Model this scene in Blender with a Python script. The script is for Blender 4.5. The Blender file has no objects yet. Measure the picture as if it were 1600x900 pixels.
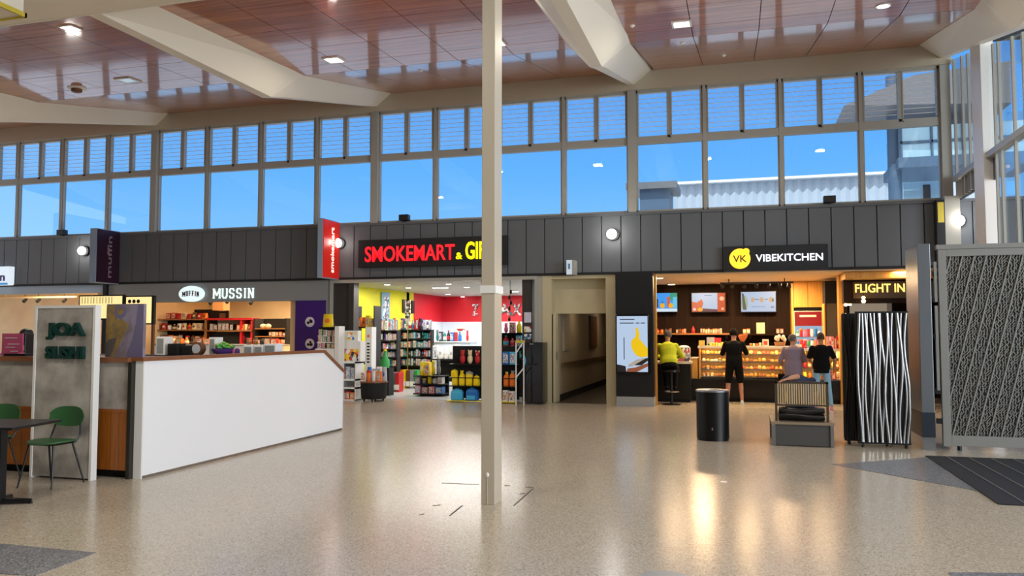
import bpy, bmesh, math, random
from mathutils import Vector, Matrix, Euler
random.seed(7)
PI = math.pi
SC = bpy.context.scene
COL = SC.collection
# ------------------------------------------------------------------ camera
FPX, EYE = 1240.0, 1.58
YAW, PITCH = math.radians(15.95), math.radians(3.23)
cam = bpy.data.cameras.new('camera'); cam.sensor_width = 36; cam.lens = FPX/1600*36; cam.clip_end = 500
camo = bpy.data.objects.new('camera', cam); COL.objects.link(camo)
camo.location = (0, 0, EYE); camo.rotation_euler = (PI/2+PITCH, 0, YAW)
SC.camera = camo
SC.view_settings.view_transform = 'Standard'
try: SC.view_settings.look = 'None'
except Exception: pass
SC.view_settings.gamma = 1.0; SC.view_settings.use_curve_mapping = False
SC.view_settings.exposure = 0.45
# rays of the photograph's pixels, used to read places on real planes (walls, floor)
_f = Vector((-math.sin(YAW)*math.cos(PITCH), math.cos(YAW)*math.cos(PITCH), math.sin(PITCH)))
_r = Vector((math.cos(YAW), math.sin(YAW), 0)); _u = _r.cross(_f); _c = Vector((0, 0, EYE))
def _ray(px, py): return (px-800)/FPX*_r + (450-py)/FPX*_u + _f
def P(px, py, Y): d = _ray(px, py); q = _c + d*(Y/d.y); return q.x, q.z
def F(px, py, z=0.0): d = _ray(px, py); q = _c + d*((z-EYE)/d.z); return q.x, q.y
def R4(x0, y0, x1, y1, Y):
    ym, xm = (y0+y1)/2, (x0+x1)/2
    return P(x0, ym, Y)[0], P(x1, ym, Y)[0], P(xm, y1, Y)[1], P(xm, y0, Y)[1]     # X0 X1 Z0 Z1
def lin(h):
    if isinstance(h, str):
        h = h.lstrip('#'); c = [int(h[i:i+2], 16)/255 for i in (0, 2, 4)]
    else: c = [v/255 for v in h]
    return tuple(v/12.92 if v <= .04045 else ((v+.055)/1.055)**2.4 for v in c) + (1,)
# ------------------------------------------------------------------ sky, sun, lamps
def world():
    w = bpy.data.worlds.new('sky'); SC.world = w; w.use_nodes = True; nt = w.node_tree; nt.nodes.clear()
    N = nt.nodes.new; L = nt.links.new
    out = N('ShaderNodeOutputWorld'); bg = N('ShaderNodeBackground'); L(bg.outputs[0], out.inputs[0])
    tc = N('ShaderNodeTexCoord'); sp = N('ShaderNodeSeparateXYZ'); L(tc.outputs['Generated'], sp.inputs[0])
    rp = N('ShaderNodeValToRGB'); L(sp.outputs[2], rp.inputs[0])
    e = rp.color_ramp.elements
    e[0].position = 0.0; e[0].color = lin('#a6c2dc'); e[1].position = 1.0; e[1].color = lin('#3f7fd8')
    a = e.new(.06); a.color = lin('#86bdf0'); a = e.new(.20); a.color = lin('#5ea6ea'); a = e.new(.34); a.color = lin('#468cda')
    hz = N('ShaderNodeMapRange'); L(sp.outputs[1], hz.inputs[0])
    hz.inputs[1].default_value = .25; hz.inputs[2].default_value = -.55; hz.inputs[3].default_value = 0; hz.inputs[4].default_value = 1
    mx = N('ShaderNodeMix'); mx.data_type = 'RGBA'; L(hz.outputs[0], mx.inputs[0]); L(rp.outputs[0], mx.inputs[6])
    mx.inputs[7].default_value = (1.0, 1.02, 1.08, 1)
    L(mx.outputs[2], bg.inputs[0]); bg.inputs[1].default_value = 1.0
world()
sun = bpy.data.lights.new('sun', 'SUN'); sun.energy = 3.2; sun.angle = .01; sun.color = (1, .96, .9)
so = bpy.data.objects.new('sun', sun); COL.objects.link(so); so.rotation_euler = (math.radians(-35), math.radians(-12), 0); so.rotation_euler = Vector((.15, .55, -.82)).to_track_quat('-Z', 'Y').to_euler()
def area(name, loc, sx, sy, power, col=(1, .95, .86), aim=(0, 0, -1)):
    l = bpy.data.lights.new(name, 'AREA'); l.shape = 'RECTANGLE'; l.size = sx; l.size_y = sy; l.energy = power; l.color = col
    o = bpy.data.objects.new(name, l); COL.objects.link(o); o.location = loc; o.rotation_euler = Vector(aim).to_track_quat('-Z', 'Y').to_euler()
    return o
for i, (x, y) in enumerate([(-12, -4), (-4, -4), (4, -4), (-12, 3), (-4.5, 3), (1.5, 3)]):
    area('hall_fill_light', (x, y, 5.9), 1.5, 1.5, 105, (1, .93, .82))  # unseen area lights added overhead to light the hall
area('daylight_from_terminal_glazing', (14, 2, 3.4), 12, 5, 1500, (.92, .96, 1), (-1, .12, 0))

# ------------------------------------------------------------------ materials
MATS = {}
def mat(name, c, rough=.5, metal=0, emit=None, es=1.0, spec=None, coat=0, bump=None, mottle=None, alpha=None):
    if name in MATS: return MATS[name]
    m = bpy.data.materials.new(name); m.use_nodes = True; nt = m.node_tree; b = nt.nodes['Principled BSDF']
    col = lin(c); b.inputs['Base Color'].default_value = col; b.inputs['Roughness'].default_value = rough; b.inputs['Metallic'].default_value = metal
    if spec is not None: b.inputs['Specular IOR Level'].default_value = spec
    b.inputs['Coat Weight'].default_value = coat
    if emit is not None: b.inputs['Emission Color'].default_value = lin(emit); b.inputs['Emission Strength'].default_value = es*.74
    N = nt.nodes.new; L = nt.links.new
    if mottle:     # (scale, second colour, contrast)
        tc = N('ShaderNodeTexCoord'); n = N('ShaderNodeTexNoise'); n.inputs['Scale'].default_value = mottle[0]; n.inputs['Detail'].default_value = 5
        L(tc.outputs['Object'], n.inputs['Vector'])
        r = N('ShaderNodeValToRGB'); r.color_ramp.elements[0].position = .5-mottle[2]; r.color_ramp.elements[1].position = .5+mottle[2]
        r.color_ramp.elements[0].color = col; r.color_ramp.elements[1].color = lin(mottle[1]); L(n.outputs[0], r.inputs[0]); L(r.outputs[0], b.inputs['Base Color'])
    if bump:
        tc = N('ShaderNodeTexCoord'); n = N('ShaderNodeTexNoise'); n.inputs['Scale'].default_value = bump[0]; L(tc.outputs['Object'], n.inputs['Vector'])
        bp = N('ShaderNodeBump'); bp.inputs['Strength'].default_value = bump[1]; bp.inputs['Distance'].default_value = .01; L(n.outputs[0], bp.inputs['Height']); L(bp.outputs[0], b.inputs['Normal'])
    MATS[name] = m; return m
def wood(name, c1, c2, axis='X', rough=.3, scale=6, coat=0, spec=.5, wob=0):
    if name in MATS: return MATS[name]
    m = bpy.data.materials.new(name); m.use_nodes = True; nt = m.node_tree; b = nt.nodes['Principled BSDF']; N = nt.nodes.new; L = nt.links.new
    g = N('ShaderNodeNewGeometry'); mp = N('ShaderNodeMapping'); s = [scale*6]*3; s['XYZ'.index(axis)] = scale*.25; mp.inputs['Scale'].default_value = s
    L(g.outputs['Position'], mp.inputs[0]); n = N('ShaderNodeTexNoise'); n.inputs['Scale'].default_value = 1; n.inputs['Detail'].default_value = 4; L(mp.outputs[0], n.inputs['Vector'])
    r = N('ShaderNodeValToRGB'); r.color_ramp.elements[0].position = .3; r.color_ramp.elements[1].position = .7; r.color_ramp.elements[0].color = lin(c1); r.color_ramp.elements[1].color = lin(c2)
    L(n.outputs[0], r.inputs[0]); L(r.outputs[0], b.inputs['Base Color']); b.inputs['Roughness'].default_value = rough; b.inputs['Coat Weight'].default_value = coat; b.inputs['Coat Roughness'].default_value = .06; b.inputs['Coat IOR'].default_value = 1.5
    b.inputs['Specular IOR Level'].default_value = spec
    MATS[name] = m; return m
def glassy(name, tint=(1, 1, 1), trans=.88, rough=.0, body=None):
    if name in MATS: return MATS[name]
    m = bpy.data.materials.new(name); m.use_nodes = True; nt = m.node_tree; nt.nodes.clear(); N = nt.nodes.new; L = nt.links.new
    out = N('ShaderNodeOutputMaterial'); t = N('ShaderNodeBsdfTransparent'); t.inputs[0].default_value = tuple(tint)+(1,)
    gl = N('ShaderNodeBsdfGlossy'); gl.inputs['Roughness'].default_value = rough
    fr = N('ShaderNodeFresnel'); ge = N('ShaderNodeNewGeometry'); io = N('ShaderNodeMapRange'); io.inputs[3].default_value = 1.5; io.inputs[4].default_value = 1/1.5
    L(ge.outputs['Backfacing'], io.inputs[0]); L(io.outputs[0], fr.inputs[0])
    mx = N('ShaderNodeMixShader'); L(fr.outputs[0], mx.inputs[0]); L(t.outputs[0], mx.inputs[1]); L(gl.outputs[0], mx.inputs[2]); last = mx
    if body:
        d = N('ShaderNodeBsdfDiffuse'); d.inputs[0].default_value = lin(body); m2 = N('ShaderNodeMixShader'); m2.inputs[0].default_value = 1-trans
        L(mx.outputs[0], m2.inputs[1]); L(d.outputs[0], m2.inputs[2]); last = m2
    L(last.outputs[0], out.inputs[0]); MATS[name] = m; return m
def terrazzo(name, base, cs, rough=.205):
    if name in MATS: return MATS[name]
    m = bpy.data.materials.new(name); m.use_nodes = True; nt = m.node_tree; b = nt.nodes['Principled BSDF']; N = nt.nodes.new; L = nt.links.new
    g = N('ShaderNodeNewGeometry'); v = N('ShaderNodeTexVoronoi'); v.inputs['Scale'].default_value = 110; L(g.outputs['Position'], v.inputs['Vector'])
    sp = N('ShaderNodeSeparateColor'); L(v.outputs['Color'], sp.inputs[0])
    r = N('ShaderNodeValToRGB'); r.color_ramp.interpolation = 'CONSTANT'; es = r.color_ramp.elements
    es[0].position = 0; es[0].color = lin(cs[0]); es[1].position = .14; es[1].color = lin(base)
    a = es.new(.55); a.color = lin(cs[1]); a = es.new(.75); a.color = lin(base); a = es.new(.9); a.color = lin(cs[2])
    L(sp.outputs[0], r.inputs[0])
    n = N('ShaderNodeTexNoise'); n.inputs['Scale'].default_value = .45; n.inputs['Detail'].default_value = 3; L(g.outputs['Position'], n.inputs['Vector'])
    mr = N('ShaderNodeMapRange'); mr.inputs[3].default_value = .92; mr.inputs[4].default_value = 1.06; L(n.outputs[0], mr.inputs[0])
    mm = N('ShaderNodeMix'); mm.data_type = 'RGBA'; mm.blend_type = 'MULTIPLY'; mm.inputs[0].default_value = 1; L(r.outputs[0], mm.inputs[6]); L(mr.outputs[0], mm.inputs[7])
    L(mm.outputs[2], b.inputs['Base Color'])
    b.inputs['Roughness'].default_value = rough; b.inputs['Specular IOR Level'].default_value = .5
    MATS[name] = m; return m
def printed(name, cols, scale=9, emit=0):
    if name in MATS: return MATS[name]
    m = bpy.data.materials.new(name); m.use_nodes = True; nt = m.node_tree; b = nt.nodes['Principled BSDF']; N = nt.nodes.new; L = nt.links.new
    tc = N('ShaderNodeTexCoord'); oi = N('ShaderNodeObjectInfo'); ad = N('ShaderNodeVectorMath'); ad.operation = 'ADD'
    mu = N('ShaderNodeMath'); mu.operation = 'MULTIPLY'; mu.inputs[1].default_value = 40; L(oi.outputs['Random'], mu.inputs[0])
    L(tc.outputs['Object'], ad.inputs[0]); L(mu.outputs[0], ad.inputs[1])
    v = N('ShaderNodeTexVoronoi'); v.inputs['Scale'].default_value = scale; L(ad.outputs[0], v.inputs['Vector']); sp = N('ShaderNodeSeparateColor'); L(v.outputs['Color'], sp.inputs[0])
    r = N('ShaderNodeValToRGB'); r.color_ramp.interpolation = 'CONSTANT'; es = r.color_ramp.elements
    es[0].position = 0; es[0].color = lin(cols[0]); es[1].position = 1/len(cols); es[1].color = lin(cols[1])
    for k in range(2, len(cols)): a = es.new(k/len(cols)); a.color = lin(cols[k])
    L(sp.outputs[0], r.inputs[0]); L(r.outputs[0], b.inputs['Base Color']); b.inputs['Roughness'].default_value = .45
    if emit: L(r.outputs[0], b.inputs['Emission Color']); b.inputs['Emission Strength'].default_value = emit
    MATS[name] = m; return m
M = lambda n: MATS[n]
mat('cream_paint', '#e4ddcd', .45); mat('white_paint', '#e9e8e4', .4); mat('band_paint', '#b9b09c', .5); mat('frame_paint', '#a7a59c', .4)
mat('post_paint', '#b9af9c', .35); mat('cladding', '#62666b', .45, spec=.4); mat('cladding_gap', '#16181b', .7); mat('black', '#0c0d0f', .35); mat('matt_black', '#101010', .8)
mat('white_laminate', '#f0f1f2', .3); mat('steel', '#a8aaac', .3, 1); mat('brushed', '#8d9196', .35, .9); mat('dark_metal', '#2b2c2e', .4, .6)
mat('concrete_panel', '#8a837a', .6, mottle=(3.0, '#bdb6ac', .13)); mat('green_shell', '#2f5d34', .45); mat('green_letter', '#07352f', .4)
mat('lamp_glow', '#ffffff', .5, emit='#fffaf0', es=14); mat('globe_glow', '#ffffff', .5, emit='#fff8ee', es=7); mat('cool_glow', '#ffffff', .5, emit='#eaf2ff', es=6)
mat('warm_glow', '#ffffff', .5, emit='#ffd48a', es=9)
wood('ceiling_wood', '#8a4014', '#c16c30', 'X', .3, 3, coat=.85, spec=.4)
wood('cap_wood', '#7a4a2c', '#8d5a38', 'X', .4, 8); wood('cabinet_wood', '#8a4a12', '#a4601e', 'Z', .4, 9); wood('gold_wood', '#c98d3c', '#dda551', 'Z', .4, 5)
wood('dark_wood', '#180d06', '#28160a', 'Z', .6, 5, spec=.12); wood('shelf_wood', '#8a5a30', '#a56f3d', 'X', .5, 5); wood('slat_wood', '#a98f68', '#c9ae82', 'Z', .5, 9)
glassy('window_glass', (.94, .98, 1)); glassy('louvre_glass', (.98, .99, 1), .96, .02, '#ffffff'); glassy('case_glass', (.98, .98, .98))
terrazzo('terrazzo_beige', '#beb29f', ('#a0927d', '#cdc1ab', '#d8cebc')); terrazzo('terrazzo_grey', '#74767a', ('#4c4d53', '#8a8c90', '#b0b2b6'), .35)
CC = {'red': '#c22026', 'yellow': '#f2d313', 'orange': '#e8761c', 'blue': '#1f6fc0', 'sky blue': '#49b4e0', 'green': '#2f9b46', 'white': '#eceae6', 'black': '#17181b', 'pink': '#e07a98', 'purple': '#5a3a8c', 'grey': '#8d9096', 'teal': '#1f8a8c', 'brown': '#6e4529', 'cream': '#e8d9ae', 'navy': '#1d2b55', 'silver': '#b7bcc4'}
def cm(c): return mat('colour_'+c.replace(' ', '_'), CC[c], .5)
printed('print_bright', ['#f0efe9', '#d63a3a', '#f3d335', '#3b78c4', '#e9e5da', '#ef8a3a', '#2c2f3a'], 14)
printed('print_cool', ['#e9edf2', '#8fb7d8', '#32506f', '#c3cfd9', '#5c7f93', '#b34a5a', '#f4f6f7'], 15)
printed('print_mag', ['#efece6', '#c9b7b9', '#384048', '#b5525b', '#e7e4de', '#7c8b8f'], 16)
printed('print_screen', ['#dbe9fb', '#c8defa', '#e7f1ff'], 3, .9)

# ------------------------------------------------------------------ mesh builder
class MB:
    def __init__(s): s.bm = bmesh.new()
    def _mi(s, fs, m):
        for f in fs: f.material_index = m
    def box(s, x0, x1, y0, y1, z0, z1, m=0, rot=None):
        if x1 < x0: x0, x1 = x1, x0
        if y1 < y0: y0, y1 = y1, y0
        if z1 < z0: z0, z1 = z1, z0
        v = [Vector((x, y, z)) for z in (z0, z1) for x, y in ((x0, y0), (x1, y0), (x1, y1), (x0, y1))]
        if rot:
            c = Vector(((x0+x1)/2, (y0+y1)/2, (z0+z1)/2)); R = Euler(rot).to_matrix(); v = [c+R@(p-c) for p in v]
        v = [s.bm.verts.new(p) for p in v]
        fs = [s.bm.faces.new([v[i] for i in q]) for q in ((3, 2, 1, 0), (4, 5, 6, 7), (0, 1, 5, 4), (1, 2, 6, 5), (2, 3, 7, 6), (3, 0, 4, 7))]
        s._mi(fs, m); return s
    def rings(s, rs, m=0, cap=True, closed=False):
        R = [[s.bm.verts.new(p) for p in r] for r in rs]; n = len(R[0]); fs = []
        seq = list(range(len(R)-1))
        for i in seq:
            for j in range(n): fs.append(s.bm.faces.new((R[i][j], R[i][(j+1) % n], R[i+1][(j+1) % n], R[i+1][j])))
        if closed:
            for j in range(n): fs.append(s.bm.faces.new((R[-1][j], R[-1][(j+1) % n], R[0][(j+1) % n], R[0][j])))
        elif cap: fs.append(s.bm.faces.new(R[0][::-1])); fs.append(s.bm.faces.new(R[-1]))
        s._mi(fs, m); return s
    def lathe(s, c, prof, seg=24, m=0, sx=1, sy=1):
        return s.rings([[(c[0]+r*sx*math.cos(2*PI*k/seg), c[1]+r*sy*math.sin(2*PI*k/seg), c[2]+z) for k in range(seg)] for r, z in prof], m)
    def tube(s, pts, r, seg=8, m=0, closed=False, flat=None):
        pts = [Vector(p) for p in pts]; rs = []; rr = r if isinstance(r, (list, tuple)) else [r]*len(pts); up0 = None
        for i, p in enumerate(pts):
            a = pts[i-1] if i > 0 else (pts[-1] if closed else p); b = pts[(i+1) % len(pts)] if (i < len(pts)-1 or closed) else p
            t = (b-a).normalized()
            if up0 is None: up0 = Vector((0, 0, 1)) if abs(t.z) < .9 else Vector((0, 1, 0))
            n = t.cross(up0).normalized(); bn = n.cross(t).normalized(); up0 = bn
            fx = flat or 1
            rs.append([p+(n*math.cos(2*PI*k/seg)+bn*fx*math.sin(2*PI*k/seg))*rr[i] for k in range(seg)])
        return s.rings(rs, m, closed=closed)
    def ball(s, c, r, m=0, seg=12, rg=8):
        r = r if isinstance(r, (list, tuple)) else (r, r, r); rs = []
        for i in range(rg+1):
            a = -PI/2+PI*i/rg; q = max(math.cos(a), .02)
            rs.append([(c[0]+r[0]*q*math.cos(2*PI*k/seg), c[1]+r[1]*q*math.sin(2*PI*k/seg), c[2]+r[2]*math.sin(a)) for k in range(seg)])
        return s.rings(rs, m)
    def prism(s, poly, ax, a, b, m=0):     # poly in the other two axes
        def mk(p, v):
            return {'x': (v, p[0], p[1]), 'y': (p[0], v, p[1]), 'z': (p[0], p[1], v)}[ax]
        A = [s.bm.verts.new(mk(p, a)) for p in poly]; B = [s.bm.verts.new(mk(p, b)) for p in poly]; n = len(poly)
        fs = [s.bm.faces.new((A[i], A[(i+1) % n], B[(i+1) % n], B[i])) for i in range(n)]; fs += [s.bm.faces.new(A[::-1]), s.bm.faces.new(B)]
        s._mi(fs, m); return s
    def mesh(s, me, mtx, m=0):
        n0 = len(s.bm.faces); vs = len(s.bm.verts); s.bm.from_mesh(me); s.bm.verts.ensure_lookup_table(); s.bm.faces.ensure_lookup_table()
        for v in s.bm.verts[vs:]: v.co = mtx @ v.co
        for f in s.bm.faces[n0:]: f.material_index = m
        return s
    def build(s, name, mats, parent=None, bevel=0, smooth=False, label=None, fixn=True):
        if fixn: bmesh.ops.recalc_face_normals(s.bm, faces=s.bm.faces)
        me = bpy.data.meshes.new(name)
        if parent is not None: off = wloc(parent)
        else:
            xs = [v.co for v in s.bm.verts]; off = Vector(((min(p.x for p in xs)+max(p.x for p in xs))/2, (min(p.y for p in xs)+max(p.y for p in xs))/2, min(p.z for p in xs)))
        for v in s.bm.verts: v.co -= off
        s.bm.to_mesh(me); s.bm.free()
        for mm in (mats if isinstance(mats, (list, tuple)) else [mats]): me.materials.append(MATS[mm] if isinstance(mm, str) else mm)
        if smooth:
            for p in me.polygons: p.use_smooth = True
        o = bpy.data.objects.new(name, me); COL.objects.link(o)
        if parent is not None: o.parent = parent
        else: o.location = off
        if bevel:
            b = o.modifiers.new('bevel', 'BEVEL'); b.width = bevel; b.segments = 2; b.limit_method = 'ANGLE'
        if smooth:
            try:
                me.set_sharp_from_angle(angle=math.radians(40))
            except Exception: pass
        if label: o['label'] = label
        return o
def wloc(o):
    v = Vector((0, 0, 0))
    while o: v += o.location; o = o.parent
    return v
def empty(name, loc): 
    o = bpy.data.objects.new(name, None); COL.objects.link(o); o.location = loc; o.empty_display_size = .1; return o
def tag(o, label, cat, group=None, kind=None):
    o['label'] = label; o['category'] = cat
    if group: o['group'] = group
    if kind: o['kind'] = kind
    return o
def thing(name, loc, label, cat, group=None, kind=None): return tag(empty(name, loc), label, cat, group, kind)
def struct(o, label=None):
    o['kind'] = 'structure'
    if label: o['label'] = label
    return o
def dup(o, loc, rz=None, label=None, par=None):
    c = o.copy(); COL.objects.link(c)
    if par is not None: c.parent = par
    else:
        c.location = loc
        if rz is not None: c.rotation_euler = (0, 0, rz)
        if label: c['label'] = label
    for ch in [q for q in KIDS.get(o.name, [])] if o.name in KIDS else list(o.children): dup(ch, None, par=c)
    return c
KIDS = {}
def text_mesh(body, bold=0.0, extr=.02):
    cu = bpy.data.curves.new('t', 'FONT'); cu.body = body; cu.size = 1; cu.extrude = extr; cu.offset = bold; cu.resolution_u = 4
    o = bpy.data.objects.new('t', cu); COL.objects.link(o); dg = bpy.context.evaluated_depsgraph_get(); me = bpy.data.meshes.new_from_object(o.evaluated_get(dg))
    bpy.data.objects.remove(o); return me
def text(mb, body, x0, x1, z0, z1, yb, yf, bold=0.0, m=0, axis='y'):
    """lettering standing in a box, back at yb and front at yf"""
    me = text_mesh(body, bold, .5); xs = [v.co.x for v in me.vertices]; ys = [v.co.y for v in me.vertices]
    sx = (x1-x0)/(max(xs)-min(xs)); sy = (z1-z0)/(max(ys)-min(ys))
    for v in me.vertices:
        X = x0+(v.co.x-min(xs))*sx; Z = z0+(v.co.y-min(ys))*sy; q = yf if v.co.z > 0 else yb
        v.co = (X, q, Z) if axis == 'y' else (q, X, Z)
    mb.mesh(me, Matrix.Identity(4), m); bpy.data.meshes.remove(me)
STR = {'M': [[(0, 0), (0, 1)], [(0, 1), (.5, .3)], [(.5, .3), (1, 1)], [(1, 1), (1, 0)]], 'U': [[(0, 1), (0, .2), (.25, 0), (.75, 0), (1, .2), (1, 1)]],
       'S': [[(1, .78), (.8, 1), (.2, 1), (0, .82), (0, .66), (.2, .54), (.8, .46), (1, .34), (1, .18), (.8, 0), (.2, 0), (0, .22)]],
       'I': [[(.5, 0), (.5, 1)]], 'N': [[(0, 0), (0, 1)], [(0, 1), (1, 0)], [(1, 0), (1, 1)]], 'F': [[(.1, 0), (.1, 1)], [(.1, 1), (1, 1)], [(.1, .52), (.8, .52)]]}
SER = {'M': [(0, 0), (1, 0), (0, 1), (1, 1)], 'U': [(0, 1), (1, 1)], 'S': [], 'I': [(.5, 0), (.5, 1)], 'N': [(0, 0), (0, 1), (1, 1)], 'F': [(.1, 0)]}
def slab(mb, body, x0, x1, z0, z1, y0, y1, th=.05, m=0, arch=0):
    wts = [1.15 if c == 'M' else (.45 if c == 'I' else .85) for c in body]; gap = .34; tot = sum(wts)+gap*(len(body)-1); u = (x1-x0)/tot; x = x0
    for c, wt in zip(body, wts):
        w = wt*u; za = arch*math.sin(PI*((x+w/2)-x0)/(x1-x0))
        A = lambda p: (x+th/2+p[0]*(w-th), z0+za+th/2+p[1]*(z1-z0-th))
        for line in STR[c]:
            for a, b in zip(line[:-1], line[1:]):
                a, b = Vector(A(a)), Vector(A(b)); d = (b-a).normalized(); n = Vector((-d.y, d.x))*th/2; e = d*th*.25
                mb.prism([tuple(a-e-n), tuple(b+e-n), tuple(b+e+n), tuple(a-e+n)], 'y', y0, y1, m)
        for p in SER[c]:
            q = A(p); mb.box(q[0]-th*.95, q[0]+th*.95, y0, y1, q[1]-th*.3 if p[1] == 0 else q[1]-th*.2, q[1]+th*.2 if p[1] == 0 else q[1]+th*.3, m)
        x += w+gap*u

# ================================================================== THE HALL
D = 17.6                     # plane of the shop fronts
COLX = [-21.2, -14.98, -8.53, -2.24, 4.07]
ZW = 7.42; YF, ZF = 13.4, 6.545; S2 = .062
def cz(y): return ZF+(y-YF)*(ZW-ZF)/(D-YF) if y > YF else ZF-(YF-y)*S2
# floor ---------------------------------------------------------------
struct(MB().box(-30, 12, -12, D, -.2, 0).build('floor', 'terrazzo_beige'), 'beige polished terrazzo floor of the hall')
def floor_patch(poly, name, m, z=.004):
    b = MB(); b.prism(poly, 'z', 0.0, z); return struct(b.build(name, m))
mat('back_wall', '#8f887c', .8)
struct(MB().box(-24.2, 12.2, -12.2, -12, 0, 6).build('wall_back', 'back_wall')); struct(MB().box(-24.3, -24, -12, 12, 0, 6).build('wall_left', 'back_wall'))  # unseen walls added to shut out sky light from behind and left
floor_patch([F(1300, 726), F(1450, 715), (2.27, 11.32), (2.27, 8.95)][:2]+[(2.27, 9.0)], 'trim_1', 'terrazzo_grey')
floor_patch([(-7.5, 5.06), F(0, 850), F(150, 864), F(55, 900), (-6.2, 4.0), (-7.5, 3.6)], 'trim_2', 'terrazzo_grey')
floor_patch([F(1482, 895), F(1600, 896), (2.6, 5.2), (1.3, 5.2)], 'trim_3', 'terrazzo_grey')
mat('joint', '#5f574b', .7)
b = MB()
for p, q in (((703, 806), (722, 790)), ((803, 790), (833, 764)), ((820, 761), (834, 762)), ((788, 759), (797, 759)), ((655, 805), (662, 803)), ((690, 755), (748, 757)), ((676, 790), (688, 789)), ((812, 772), (820, 771))):
    a, c = Vector(F(*p)), Vector(F(*q)); d = (c-a).normalized(); n = Vector((-d.y, d.x))*.006
    b.prism([tuple(a-n), tuple(c-n), tuple(c+n), tuple(a+n)], 'z', 0, .003)
struct(b.build('trim_4', 'joint'), 'dark saw cuts in the terrazzo around the white post')
o = MB().lathe((-.48, 5.28, 0), [(.16, 0), (.16, .004), (.14, .007)], 28).build('floor_cover_plate', mat('plate_grey', '#a9abac', .4), smooth=True); tag(o, 'round metal cover plate set in the floor at the bottom edge of the view', 'floor plate')
x, y = F(1131, 753); o = MB().lathe((x, y, 0), [(.035, 0), (.035, .003), (.03, .005)], 20).build('floor_stud', 'white_paint'); tag(o, 'small white stud in the open floor in front of the black bin', 'floor stud')
mat('mat_fibre', '#26262a', .95, bump=(120, .6)); mat('mat_rib', '#77746e', .7)
m_ = thing('entrance_mat', (3.6, 9.8, 0), 'dark ribbed entrance mat let into the floor in front of the grey gate', 'mat')
b = MB().box(2.27, 5.2, 8.35, 11.33, .001, .012); b.build('mat_field', 'mat_fibre', m_)
for k in range(11):
    MB().box(2.5+.25*k, 2.512+.25*k, 8.36, 11.32, .011, .016).build('rib', 'mat_rib', m_)

# fascia ---------------------------------------------------------------
b = MB().box(-24, 7.2, D, D+.25, 2.92, 4.2, 1)
x = -23.9
while x < 7.0:
    b.box(x, x+.415, D-.03, D+.02, 2.93, 4.19, 0); x += .437
b.box(-24, 7.2, D-.07, D+.2, 4.19, 4.25, 0); b.box(-24, 7.2, D-.05, D+.2, 2.88, 2.935, 1)
struct(b.build('wall_front', ['cladding', 'cladding_gap']), 'dark grey standing seam cladding above the shops')
# clerestory -------------------------------------------------------------
cxs = []
for a, c in zip(COLX[:-1], COLX[1:]):
    cxs += [a+(c-a)*k/4 for k in range(4)]
cxs.append(COLX[-1]); wn = 0
for i in range(len(cxs)-1):
    x0, x1 = cxs[i], cxs[i+1]; wn += 1
    x0 += .09 if i % 4 == 0 else .03; x1 -= .09 if i % 4 == 3 else .03
    w = struct(empty('window_%d' % wn, ((x0+x1)/2, D+.1, 4.25)))
    b = MB(); y0, y1 = D+.03, D+.13
    b.box(x0, x0+.035, y0, y1, 4.25, 7.0).box(x1-.035, x1, y0, y1, 4.25, 7.0).box(x0, x1, y0, y1, 4.25, 4.3).box(x0, x1, y0-.02, y1, 5.78, 5.95).box(x0, x1, y0, y1, 6.94, 7.0)
    xm = (x0+x1)/2; b.box(xm-.035, xm+.035, y0, y1, 5.95, 6.95)
    for q in (x0+.03, xm-.05, xm+.035, x1-.06): b.box(q, q+.025, y0-.01, y1, 5.97, 6.94)
    b.build('window_frame', 'frame_paint', w)
    MB().box(x0+.03, x1-.03, D+.075, D+.085, 4.29, 5.8).build('pane', 'window_glass', w)
    for q0, q1 in ((x0+.055, xm-.05), (xm+.06, x1-.06)):
        lb = MB()
        for k in range(9): zc = 6.01+k*.107; lb.box(q0, q1, D+.078, D+.084, zc-.06, zc+.06, rot=(math.radians(38), 0, 0))
        lb.build('louvre_blades', 'louvre_glass', w)
        lb = MB()
        for k in range(9): zc = 6.01+k*.107; lb.box(q0, q1, D+.042, D+.05, zc+.043, zc+.053)
        lb.build('blade_streaks', 'white_paint', w)  # white strips stand in for the light streaks along the blades
    hb = MB().box(xm-.03, xm+.03, D-.0, D+.03, 5.9, 5.95); hb.tube([(xm, D+.0, 5.93), (xm, D-.04, 5.9), (xm+.05, D-.05, 5.88)], .008, 6); hb.build('winder_handle', 'dark_metal', w)
for k, x in enumerate(COLX): struct(MB().box(x-.09, x+.09, D-.055, D+.16, 4.25, 6.995).build('trim_%d' % (10+k), 'frame_paint'), 'pale steel column between the windows')
for k, x in enumerate(cxs):
    if x not in COLX: struct(MB().box(x-.032, x+.032, D, D+.15, 4.25, 7.02).build('trim_%d' % (20+k), 'frame_paint'))
struct(MB().box(-24, 4.2, D-.06, D+.3, 7.0, 7.55).build('trim_50', 'band_paint'), 'cream steel band above the windows')
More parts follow.
